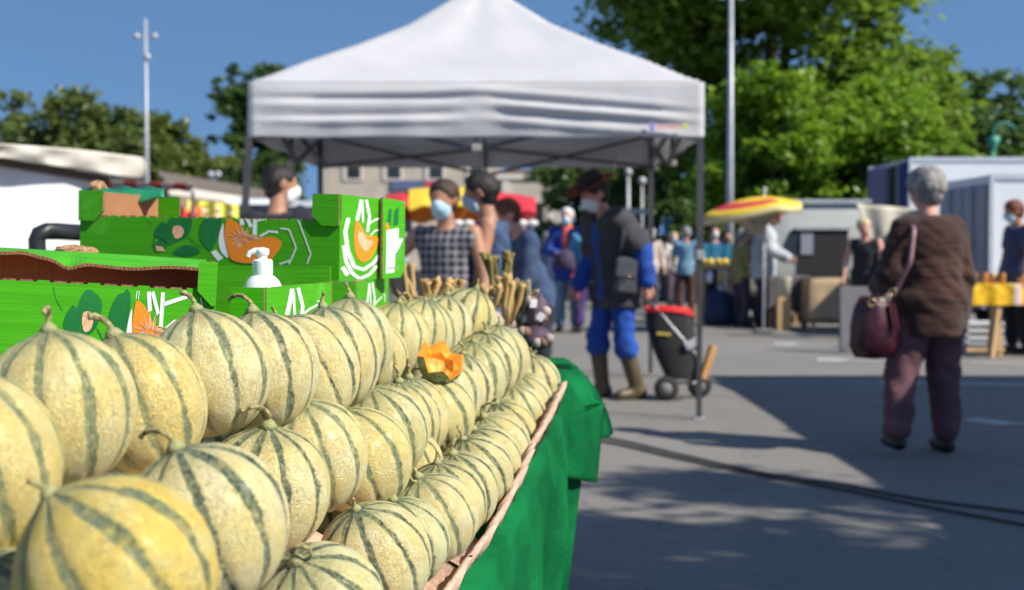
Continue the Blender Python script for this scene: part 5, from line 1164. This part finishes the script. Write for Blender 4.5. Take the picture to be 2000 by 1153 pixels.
    if vest:
        P = TOR + [cap(hc, hc - np.array([0, 0, hem + .06]), .15 * b, .16 * b, (1, .85 + belly, 1))]
        if vsl: P = P + [cap(v[0], v[0] * .2 + v[1] * .8, .062, .056) for v in R_.values()]
        part('vest', P, vest, tinf + .016, cut=[cap(nb, nb + hd * .15, .09), cap(hc + np.array([0, .25, -.3]), ch + np.array([0, .26, .2]), .13)] + [cap(v[0] + X * (.05 if k == 'R' else -.05), v[1], .06) for k, v in R_.items() if not vsl], keep=lambda Q: (hc[2] - hem - .10) - Q[:, 2])
    if bottom:
        P = [cap(hc - X * .06 * b, hc + X * .06 * b, .115 * b ** .6 - .012, None, (1, .84 + belly, 1)), cap(hc, hc + td * .05, .125 * b - .015, .120 * b - .015, (1, .76 + belly, 1))]
        for k, v in R_.items():
            P.append(cap(v[3], v[4], .094 * b ** .5, .066))
            if blen == 'long': P.append(cap(v[4], v[5] + np.array([0, 0, .055]), .064, .050))
            elif blen == 'knee': P.append(cap(v[4], v[4] * .8 + v[5] * .2, .07, .085))
        part('trousers' if blen == 'long' else 'shorts', P, bottom, binf, k=.02)
    for k, v in R_.items():
        if boots: part('boot', [cap(v[4] * .80 + v[5] * .20, v[5], .064, .050), cap(v[5] + np.array([0, -.03, -.035]), v[5] + np.array([0, .15, -.045]), .046, .036)], boots, .006, k=.03)
        elif shoes: part('shoe', [cap(v[5] + np.array([0, -.03, -.038]), v[5] + np.array([0, .15, -.046]), .040, .032)], shoes, .006)
    if hair and not bald:
        hm = HAIR[hair]; P = [cap(hp_(0, -.03, .045), hp_(0, .0, .05), .094 * puff), cap(hp_(0, -.04, .0), hp_(0, -.035, -.03), .085 * puff, .07 * puff)]
        if hairlong: P += [cap(hp_(0, -.05, 0), hp_(0, -.06, -.09 - hairlong), .088, .075)]
        v2, f2 = blob(P, res * .7, k=.03, cut=[cap(hp_(0, .11, -.03), hp_(0, .12, .02), .082), cap(hp_(0, .09, -.12), hp_(0, .06, -.25), .09)])
        rg = np.random.default_rng(len(label)); v2 = v2 + rg.normal(size=v2.shape) * .0018; MB().raw(v2 * s, f2, hm).build('hair', root, True)
    if mask:
        part('face_mask', [cap(hp_(0, .035, -.055), hp_(0, .05, -.03), .062, .060), cap(hp_(0, .10, -.01), hp_(0, .10, -.03), .025)], mask, .006, r=.012, keep=lambda Q: -((Q - hp_(0, .035, 0)) @ fwd))
    if scarf: part('scarf', [cap(nb + td * .0, nb + hd * .045, .075, .065), cap(nb + np.array([0, .07, -.02]), ch + np.array([0, .14, -.05]), .05, .045)], scarf, .008)
    if hat:
        kind, hm, bm = hat; q = Matrix((V(rt), V(fwd), V(hd))).transposed(); c = V(hp_(0, -.01, .07)) * s; mb = MB()
        if kind == 'brim':
            n = 32; rows = [[c + q @ V((r_ * math.cos(2 * PI * k / n) * s, r_ * 1.12 * math.sin(2 * PI * k / n) * s, (z + .035 * abs(math.cos(2 * PI * k / n)) * (r_ > .12)) * s)) for k in range(n)] for r_, z in ((.100, 0), (.13, -.006), (.165, -.006), (.195, .008))]
            mb.grid(rows, bm, True); b_ = mb.build('hat', root, True, thick=.006); MB().lathe([(.102 * s, -.004), (.100 * s, .05 * s), (.088 * s, .10 * s), (.05 * s, .118 * s), (0, .115 * s)], hm, c, 24, q).build('crown', b_, True)
        else:
            MB().lathe([(.108 * s, -.01), (.112 * s, .02 * s), (.10 * s, .06 * s), (.06 * s, .09 * s), (0, .098 * s)], hm, c, 24, q).build('cap', root, True)
            if kind == 'cap':
                mb.grid([[c + q @ V((.10 * math.sin(a) * s, (.085 + .085 * j * math.cos(a * .8)) * s, (.0 - .02 * j) * s)) for a in np.linspace(-1, 1, 9)] for j in (0, .5, 1)], bm); mb.build('cap_brim', root, True, thick=.004)
    root['_rz'] = rz; del root['_rz']
    Mx = Matrix.Translation(V(pos)) @ Matrix.Rotation(rz, 4, 'Z')
    return dict(o=root, w=lambda p: Mx @ (V(p) * s), R=R_, sh=sh, hc=hc, ch=ch, s=s, H0=H0, rz=rz)
def gp(px, py): v = G(px, py); return V((v.x, v.y, 0))
def atd(px, d): v = W(px, 490, d); return V((v.x, v.y, 0))

KNIT = NT('brown_knit'); _c = KNIT.coord(); _w = KNIT.n('TexWave', wave_type='BANDS', bands_direction='Z'); KNIT.l(_c, _w.inputs['Vector']); _w.inputs['Scale'].default_value = 28; _w.inputs['Distortion'].default_value = 1.5
_n = KNIT.noise(_c, 5, 5); _z = KNIT.scalev(_c, (1.2, 1.2, 7)); _f = KNIT.noise(_z, 2.1, 3, .5, .6)
KNIT.l(KNIT.mix(KNIT.ramp(_n, .3, .7), (.030, .010, .006), (.056, .020, .012)), KNIT.b.inputs['Base Color']); KNIT.b.inputs['Roughness'].default_value = .95; KNIT.b.inputs['Sheen Weight'].default_value = .15
KNIT.bump(KNIT.math('ADD', KNIT.math('MULTIPLY', _w.outputs[0], .06), _f), .8, .05); KNIT = KNIT.m
plum = M('plum_print_trousers', (.11, .05, .06), .9, .3, 5, .6, .02, fine=8, patch=((.45, .27, .27), 5.5, .63))
BLK = M('black_leather', (.012, .011, .012), .45, .2, 20, .2)
wp_ = gp(1812, 886)
wm = person('grey haired woman in a brown knitted sweater walking away with a handbag', wp_, (-.12, 1), 1.66, torso=(0, .06, 1), head=(0, .18, 1), look=.25, wide=1.16, belly=.12, puff=1.14, shw=.135, drop=.035, skin='pink', top=KNIT, sleeve='long', hem=.15, tinf=.036,
       bottom=plum, binf=.034, shoes=BLK, hair='grey', armL=((-.36, .02, -1), (.15, .95, -.30)), armR=((.24, -.02, -1), (-.02, .10, -1)), legR=((.07, .12, -1), (.04, -.05, -1)), legL=((-.22, -.0, -1), (-.26, -.46, -1)), res=.014)
def handbag():
    c = W(1706, 634, 7.45); r = empty('handbag', 'burgundy leather handbag with gold ring at the hip of the brown sweater woman', 'handbag', c); L = M('burgundy_leather', (.050, .008, .016), .32, .35, 9, .6, .02, patch=((.20, .03, .06), 6, .6), fine=14); n = 24
    prof = [(.02, -.20), (.12, -.19), (.155, -.12), (.15, 0), (.125, .10), (.10, .15), (.085, .165)]
    mb = MB(); rows = [[V((r_ * .86 * (1 + .05 * math.sin(k * 2.1 + i)) * math.cos(2 * PI * k / n), r_ * .55 * math.sin(2 * PI * k / n), z)) for k in range(n)] for i, (r_, z) in enumerate(prof)]
    mb.grid(rows, L, True); mb.face(rows[0][::-1], L); mb.build('bag_body', r, True, thick=.004)
    MB().bar((.09, -.07, .13), (.115, -.09, -.03), .035, L, .012).build('tassel', r)
    G_ = M('brass_ring', (.75, .5, .2), .25, .05, metal=1, bump=0)
    def torus(p, R0, name): MB().tube([V(p) + V((R0 * math.cos(a), 0, R0 * math.sin(a))) for a in np.linspace(0, 2 * PI, 17)], .0045, G_, 8, False).build(name, r, True)
    torus((-.03, -.075, .13), .022, 'ring'); torus((.105, -.03, .19), .02, 'ring')
    S = [wm['w'](V(wm['sh']) + V((-.12, .09, .03))) - c, wm['w'](V(wm['sh']) + V((-.13, -.02, .085))) - c, wm['w'](V(wm['sh']) + V((-.15, -.13, .0))) - c, wm['w'](V(wm['ch']) + V((-.20, -.19, -.10))) - c, V((.125, -.03, .21)), V((.105, -.02, .16))]
    mb = MB(); rows = []
    for p in [along(S, t) for t in np.linspace(0, 1, 26)]: rows.append([p + V((-.014, 0, 0)), p + V((.014, -.004, 0))])
    mb.grid(rows, M('strap_mauve', (.20, .10, .13), .4, .1)); mb.build('strap', r, True, thick=.006)
handbag()

BLUE = cloth('royal_blue_cotton', (.008, .060, .33)); VESTG = cloth('charcoal_vest', (.045, .045, .055)); OLIVE = M('olive_rubber', (.095, .070, .035), .5, .2, 8, .2)
mp = gp(1204, 779)
hm = person('man in dark brimmed hat, blue shirt, grey vest and olive boots dragging a trolley', mp, (-.90, -.42), 1.80, torso=(0, .20, 1), head=(0, .50, 1), wide=1.02, skin='pink', top=BLUE, sleeve='long', tinf=.03, hem=.1, vsl=True, vest=VESTG, bottom=BLUE, blen='knee', binf=.010, boots=OLIVE,
       hair='brown', mask=MASKW, hat=('brim', M('hat_dark', (.02, .018, .022), .8), M('hat_red_brown', (.16, .03, .02), .8)), armR=((.05, .05, -1), (0, .6, -1)), armL=((-.35, -.75, -1), (-.12, -.15, -1)), legR=((.05, .28, -1), (0, -.12, -1)), legL=((-.05, .0, -1), (0, -.32, -1)), res=.014)
def shoulderbag():
    c = W(1222, 540, 10.1); r = empty('shoulder_bag', 'dark grey shoulder bag with a brass stud hanging at the hip of the hat man', 'bag', c); m = M('slate_canvas', (.040, .045, .060), .85, .2, 10, .4)
    MB().box((0, 0, 0), (.20, .10, .30), m, rot=(0, R(6), .4), bev=.03).box((.0, -.055, .06), (.19, .03, .15), m, rot=(0, R(6), .4), bev=.012).build('bag_body', r); MB().ball((.02, -.09, -.0), .012, M('brass_ring'), 10).build('stud', r, True)
    a = hm['w'](V(hm['sh']) + V((.10, .0, .09))) - c; MB().tube([(-.06, 0, .14), (-.02, -.08, .35), a + V((0, -.06, 0)), a + V((.02, .08, .0)), (.08, .06, .14)], .014, m, 8).build('strap', r, True)
shoulderbag()
def trolley():
    hd_ = W(1262, 590, 10.35); c = W(1318, 762, 10.35); c.z = 0; r = empty('shopping_trolley', 'black two wheeled shopping trolley bag with a red rim pulled by the hat man', 'trolley', c); m = M('black_nylon', (.012, .012, .014), .65, .2, 12, .5, .01)
    P = lambda x, y, z: W(x, y, 10.35) - c
    sec = []
    for (xl, yl), (xr, yr) in (((1262, 604), (1350, 612)), ((1262, 640), (1356, 650)), ((1278, 690), (1362, 690)), ((1300, 738), (1358, 742))):
        a, b = P(xl, yl, 0), P(xr, yr, 0); row = []
        for k in range(20):
            t = 2 * PI * k / 20; cx = abs(math.cos(t)) ** .5 * math.copysign(1, math.cos(t)); cy = abs(math.sin(t)) ** .5 * math.copysign(1, math.sin(t)); row.append(a.lerp(b, .5 + .5 * cx) + V((0, .14 * cy, .008 * math.sin(3 * t))))
        sec.append(row)
    mb = MB(); mb.grid(sec, m, True); mb.face(sec[-1], m); mb.face(sec[0][::-1], m); mb.build('bag', r, True, ang=50)
    mb = MB(); mb.tube(sec[0] + [sec[0][0]], .014, M('red_piping', (.70, .015, .02), .6, .05), 8, False); mb.box(sum(sec[0], V()) / 20 + V((.02, 0, .022)), (.30, .22, .03), M('red_piping'), rot=(0, R(5), 0), bev=.01); mb.build('red_rim', r, True)
    MB().box(P(1292, 650, 0) + V((0, -.15, 0)), (.11, .012, .022), M('gold_print', (.55, .40, .08), .5), rot=(0, R(5), 0)).build('badge', r)
    MB().box(P(1348, 668, 0) + V((0, -.16, 0)), (.14, .03, .07), M('silver_print', (.45, .45, .5), .4), rot=(0, R(-28), 0), bev=.01).build('reflective_patch', r)
    q = Euler((PI / 2, 0, 0)).to_matrix()
    for px, yy in ((1298, -.12), (1370, .10)):
        p = P(px, 748, 0); p.z = .10; p.y += yy; w_ = MB().lathe([(.055, -.02), (.092, -.02), (.10, 0), (.092, .02), (.055, .02)], TYRE, p, 20, q).build('wheel', r, True); MB().lathe([(0, -.012), (.056, -.016), (.056, .016), (0, .012)], M('wheel_grey', (.18, .18, .18), .5), p, 16, q).build('rim', w_, True)
    f = MB()
    for yy in (-.13, .13): f.tube([hd_ - c + V((-.02, yy * .5, .02)), P(1275, 604, 0) + V((0, yy, .03)), P(1340, 690, 0) + V((.06, yy, 0)), P(1368, 745, 0) + V((0, yy, 0))], .012, STEEL, 8)
    f.tube([hd_ - c + V((-.02, -.07, .02)), hd_ - c + V((-.04, 0, .025)), hd_ - c + V((-.02, .07, .02))], .014, BLK, 8); f.bar(P(1300, 748, 0) + V((0, 0, .0)), P(1368, 748, 0), .02, STEEL); f.build('frame', r, True)
    a, b = W(1393, 676, 10.2), W(1372, 740, 10.2); o = empty('wooden_board', 'short orange brown wooden board strapped behind the shopping trolley', 'board', (a + b) / 2); d_ = (b - a); MB().box((0, 0, 0), (.09, .05, d_.length), M('new_wood', (.60, .30, .10), .6, .12, 5, .2, stretch=(8, 8, 1)), rot=d_.to_track_quat('Z', 'Y').to_matrix(), bev=.004).build('plank', o)
trolley()
NAVY_T = cloth('black_tee', (.014, .016, .024)); JEAN = cloth('denim_cotton', (.06, .12, .24)); DJ = cloth('dark_trousers', (.015, .018, .03))
person('dark haired vendor in a black t-shirt standing behind the crates', atd(540, 8.2), (.45, 1), 1.72, skin='tan', look=-.75, head=(0, .22, 1), top=NAVY_T, bottom=DJ, shoes=BLK, hair='black', mask=MASKW, wide=1.12, collar=1)
def plaid():
    t = NT('grey_plaid_cotton'); sp = t.n('SeparateXYZ'); t.l(t.coord(), sp.inputs[0]); out = None
    def band(a, fr, w_): return t.ramp(t.math('ABSOLUTE', t.math('SUBTRACT', t.math('FRACT', t.math('MULTIPLY', a, fr)), .5)), w_, w_ + .05, 1, 0)
    bx = band(sp.outputs[0], 21, .26); bz = band(sp.outputs[2], 21, .22); m = t.math('MULTIPLY', t.math('ADD', bx, bz), .5)
    t.l(t.mix(m, (.22, .22, .25), (.008, .008, .012)), t.b.inputs['Base Color']); t.b.inputs['Roughness'].default_value = .9; t.bump(t.noise(t.coord(), 8, 4), .6, .02); return t.m
PL = plaid(); MASKB = MASK
person('woman in a sleeveless grey checked top and blue mask reaching over the stall', atd(872, 7.8), (-.30, -1), 1.60, skin='tan', look=-.1, head=(0, .2, 1), top=PL, sleeve='none', hem=.12, bottom=DJ, shoes=BLK, hair='brown', mask=MASK, wide=1.12, armR=((.75, .20, -.8), (.55, .6, -.45)), armL=((-.32, .12, -1), (-.12, .35, -1)), res=.013)
TANK = cloth('blue_tank_top', (.035, .075, .17))
person('tanned woman in a blue tank top seen from the side with a light blue mask', atd(962, 8.0), (-1, .05), 1.66, skin='tan', head=(0, .25, 1), top=TANK, sleeve='none', hem=.10, bottom=JEAN, shoes=BLK, hair='black', mask=MASK, wide=1.05, torso=(0, .04, 1), armR=((.2, .05, -1), (.05, .45, -1)), armL=((-.2, .15, -1), (-.05, .5, -1)), res=.013)
person('brown haired woman in a denim shirt bending over the garlic stall', atd(1046, 9.7), (-1, -.35), 1.60, skin='pink', torso=(0, .28, 1), head=(0, .6, 1), top=cloth('denim_shirt', (.035, .065, .14)), sleeve='long', tinf=.018, bottom=DJ, shoes=BLK, hair='auburn', mask=MASKW, wide=1.15, armR=((.1, .35, -1), (0, .9, -.6)), armL=((-.1, .05, -1), (0, .5, -1)), res=.015)
BJ = cloth('bright_blue_jacket', (.010, .045, .30)); CORAL = cloth('coral_scarf', (.70, .12, .08)); PJ = cloth('pale_jeans', (.14, .24, .36))
p1 = person('man in an open blue jacket with coral scarf, pale jeans and a mask', gp(1108, 648), (-.25, -1), 1.80, skin='pink', top=BJ, sleeve='long', tinf=.028, hem=.16, bottom=PJ, shoes=BLK, hair='white', mask=MASK, scarf=CORAL, wide=1.1, armR=((.35, .1, -1), (-.75, .9, -.15)), armL=((-.3, .0, -1), (.1, .35, -1)))
person('blond person in a light blue top standing behind the hat man', gp(1148, 650), (.15, 1), 1.72, skin='light', top=cloth('sky_blue_top', (.06, .24, .42)), sleeve='long', hem=.14, bottom=cloth('violet_leggings', (.045, .02, .10)), shoes=BLK, hair='blond', hairlong=.02, wide=1.0, legR=((.1, .2, -1), (0, 0, -1)), legL=((-.06, -.15, -1), (0, -.3, -1)))
def carried(name, label, cat, px, py, d, m, w_=.14, h=.30):
    c = W(px, py, d); r = empty(name, label, cat, c); MB().lathe([(0, -h * .5), (w_ * .42, -h * .49), (w_ * .5, -h * .2), (w_ * .38, h * .25), (w_ * .15, h * .42), (0, h * .43)], m, n=14).build('bag_body', r, True); MB().tube([(-w_ * .2, 0, h * .35), (0, 0, h * .62), (w_ * .2, 0, h * .35)], .008, m, 6).build('handle', r, True)
carried('shopping_bag', 'coral red shopping bag hanging between the blue jacket man and the blond person', 'bag', 1121, 558, 18.6, cloth('coral_bag', (.72, .08, .07)), .16, .40)
carried('shoulder_bag', 'dark violet shoulder bag at the belly of the man in the blue jacket', 'bag', 1104, 505, 18.4, cloth('violet_bag', (.05, .03, .07)), .30, .30)
WJ = cloth('grey_white_jacket', (.42, .46, .50)); RC = M('red_cap_cotton', (.62, .03, .04), .8, .1)
person('man in a red cap and pale grey jacket looking down at a stall', gp(1490, 640), (1, -.25), 1.84, skin='tan', torso=(0, .08, 1), head=(0, .45, 1), top=WJ, sleeve='long', tinf=.045, hem=.16, bottom=cloth('navy_trousers', (.010, .016, .045)), shoes=BLK, hair='brown', hat=('cap', RC, RC), wide=1.12, armR=((.2, .25, -1), (0, .95, -.45)), armL=((-.15, .3, -1), (0, .9, -.5)))
person('fair haired woman in a black sleeveless top leaning on the burlap table', atd(1692, 17.4), (-.55, -1), 1.62, skin='pink', torso=(0, .16, 1), head=(0, .4, 1), look=.4, top=NAVY_T, sleeve='none', hem=.10, bottom=DJ, shoes=BLK, hair='blond', wide=1.2, armR=((.25, .15, -1), (0, .5, -1)), armL=((-.25, .1, -1), (.1, .5, -1)))
person('man in a navy shirt and light blue mask standing at the right picture edge', atd(1990, 14.9), (-1, -.1), 1.76, skin='tan', head=(0, .3, 1), top=cloth('navy_blue_shirt', (.035, .05, .13)), sleeve='short', hem=.05, bottom=DJ, shoes=BLK, hair='auburn', mask=MASK, wide=1.2, belly=.15)
crowd = [  # px, head y, distance, label, top, bottom, hair, facing
 (1340, 448, 24, 'man in a light denim shirt seen from behind beside the tent leg', (.16, .32, .45), (.10, .05, .04), 'grey', (.3, 1)),
 (1270, 450, 26, 'white haired person in a pale top behind the shopping trolley', (.5, .42, .36), (.06, .05, .06), 'white', (.2, -1)),
 (1296, 462, 30, 'far person in a grey cardigan in the crowd left of the denim shirt man', (.3, .27, .28), (.05, .05, .06), 'brown', (-1, .3)),
 (1314, 458, 28, 'pale haired person in a cream top in the crowd', (.55, .5, .45), (.08, .06, .08), 'blond', (.5, -1)),
 (1238, 462, 27, 'far person in dark clothes almost hidden behind the hat man', (.03, .03, .05), (.03, .03, .05), 'black', (1, .2)),
 (1395, 446, 23, 'person in a dark blue jacket behind the blue fruit trays', (.02, .03, .10), (.02, .02, .04), 'brown', (0, -1)),
 (1418, 456, 24, 'person in black in the shade behind the fruit stand', (.02, .015, .02), (.02, .02, .02), 'black', (.3, -1)),
 (1448, 452, 20.2, 'person in an ochre green pullover beside the fruit stand', (.26, .24, .08), (.06, .05, .07), 'grey', (1, .4)),
 (1466, 440, 21.5, 'person in a rust brown jacket left of the red capped man', (.16, .06, .02), (.08, .06, .10), 'brown', (-.2, -1)),
 (1070, 462, 22, 'small far person in navy behind the man in the blue jacket', (.02, .03, .08), (.05, .08, .14), 'grey', (-.6, .8)),
]
for px, hy, d, lb, tc, bc, hr, fc in crowd:
    p = atd(px, d); H = W(px, hy, d).z + .02; H = max(1.5, min(1.85, H)); i = crowd.index((px, hy, d, lb, tc, bc, hr, fc))
    person(lb, p, fc, H, skin='light' if i % 2 else 'tan', top=cloth('crowd_top_%d' % i, tc), sleeve='long' if i % 3 else 'short', hem=.1, bottom=cloth('crowd_bottom_%d' % i, bc), shoes=BLK, hair=hr, res=.026, mask=MASKW if i in (1, 3, 5) else None, wide=1.08)

# ---------------------------------------------------------------- garlic and odds and ends beyond the melons
STK = M('garlic_stalk', (.44, .29, .11), .8, .25, 20, .5, .004, stretch=(1, 1, .2)); STK2 = M('dull_garlic_stalk', (.23, .19, .12), .85, .3, 20, .5, .004); BULB = M('garlic_skin', (.42, .34, .28), .6, .2, 14, .4, .004, stretch=(1, 1, .3)); TAGW = M('paper_tag', (.85, .85, .85), .6, .02)
def bunch(label, px, py, d, n, L, sp, m, seed, lean=(0, 0)):
    c = W(px, py, d); r = empty('garlic_bunch', label, 'garlic bunch', c, group='garlic bunches beyond the melons'); rg = random.Random(seed); mb = MB(); bb = MB()
    for i in range(n):
        a = rg.uniform(0, 6.28); q = rg.uniform(.2, 1) * sp; x, y = q * math.cos(a), q * math.sin(a); t = V((x * 1.9 + lean[0] * L, y * 1.9 + lean[1] * L, L * rg.uniform(.75, 1.1))); b0 = V((x * .35, y * .35, 0))
        mb.tube([b0, b0.lerp(t, .5) + V((rg.uniform(-.01, .01),) * 3), t, t + V((.008 * rg.uniform(-1, 1), 0, .010))], [.007, .0075, .009, .013], m, 7)
    for i in range(max(5, n // 2)):
        a = 2 * PI * i / max(5, n // 2); bb.ball((sp * .9 * math.cos(a), sp * .9 * math.sin(a), -.03 - .02 * (i % 2)), .024, BULB, 10, (1, 1, .85))
    mb.tube([(sp * .5 * math.cos(a), sp * .5 * math.sin(a), .035) for a in np.linspace(0, 6.28, 13)], .004, STK2, 6); mb.build('stalks', r, True); bb.build('bulbs', r, True); return r
bunch('garlic bunch with a single stalk leaning left behind the top melon row', 815, 608, 3.30, 4, .11, .028, STK, 1, (-.45, 0))
bunch('garlic bunch with knobbly cut stalks above the seventh to tenth top melons', 838, 604, 3.35, 7, .075, .028, STK, 2)
bunch('garlic bunch peeping out between the stems of the far top melons', 884, 600, 3.4, 5, .06, .022, STK, 3)
bunch('garlic bunch with short stalks just right of the last top melon', 958, 608, 3.45, 4, .06, .016, STK, 4)
bunch('tall pale garlic stalks standing upright behind the far end of the middle row', 990, 634, 3.5, 9, .120, .024, STK, 5)
bunch('greyish garlic bunch right of the tall pale stalks', 1020, 650, 3.6, 14, .13, .034, STK2, 6)
bunch('garlic bunch behind the tall pale stalks, greenish brown', 978, 600, 3.9, 12, .15, .05, M('green_brown_stalk', (.22, .17, .05), .8, .3), 7)
def net(label, px, py, d, sz, m, tagn=0):
    c = W(px, py, d); r = empty('garlic_net', label, 'net bag', c, group='net bags of garlic beyond the melons'); rg = np.random.default_rng(int(px)); mb = MB(); bb = MB(); rows = []
    for i in range(9):
        f = PI * (i + .05) / 8.1; rows.append([V((sz[0] * math.sin(f) * math.cos(2 * PI * k / 16), sz[0] * .8 * math.sin(f) * math.sin(2 * PI * k / 16), -sz[1] * math.cos(f))) * float(1 + .13 * rg.uniform(-1, 1)) for k in range(16)])
    mb.grid(rows, m, True); mb.build('net', r, True)
    for k in range(5): bb.ball((sz[0] * .75 * math.cos(k * 2.4), -sz[0] * .62, sz[1] * .6 * math.sin(k * 1.9)), .015, [BULB, M('pink_garlic', (.26, .13, .09), .6, .2)][k % 2], 10)
    bb.build('bulbs', r, True)
    for k in range(tagn): MB().box((-.012 + .02 * k, -sz[0] * .9 - .012, sz[1] * .45 - .036 * k), (.020, .003, .022), TAGW, rot=(.3, .5 * k, .4)).build('price_tag', r)
net('violet net of garlic with a white price tag right of the upright stalks', 1050, 608, 3.55, (.030, .05), M('violet_net', (.10, .06, .09), .7, .4), 2)
net('dark violet net of garlic just above the last melon of the lowest row', 1046, 660, 3.5, (.048, .032), M('violet_net'))
net('brown net of pink garlic behind the grey stalks', 1036, 636, 3.6, (.03, .05), M('brown_net', (.16, .10, .07), .8, .4), 1)
def grey_crate():
    c = W(815, 600, 4.3); r = empty('grey_container', 'large grey plastic container behind the garlic under the checked woman', 'container', (c.x - .1, 4.6, 0)); gm = M('grey_container_plastic', (.13, .14, .16), .6, .1)
    MB().box((0, 0, .47), (.62, .6, .90), gm, bev=.03).build('container_body', r); MB().box((0, 0, .93), (.66, .64, .04), gm, bev=.015).build('rim', r)
    t = empty('market_table', 'dark cloth covered market table behind the garlic', 'table', (-.42, 4.9, 0)); MB().box((0, 0, .74), (.9, .8, .04), WOOD).build('table_top', t)
    for sx in (-.4, .4):
        for sy in (-.35, .35): MB().bar((sx, sy, 0), (sx, sy, .72), .04, WOOD).build('leg', t)
    MB().box((0, -.405, .45), (.92, .01, .62), M('dark_table_cloth', (.03, .03, .04), .9, .2)).box((0, 0, .765), (.92, .82, .01), M('dark_table_cloth')).build('cloth', t)
    rg = random.Random(8)
    for k in range(3):
        o = bunch(['loose garlic bunch on the left of the dark cloth table', 'loose garlic bunch in the middle of the dark cloth table', 'loose garlic bunch on the right of the dark cloth table'][k], 880 + 55 * k, 575, 4.8 + .1 * k, 8, .10, .04, STK2, 20 + k); o.location.z = .83
grey_crate()
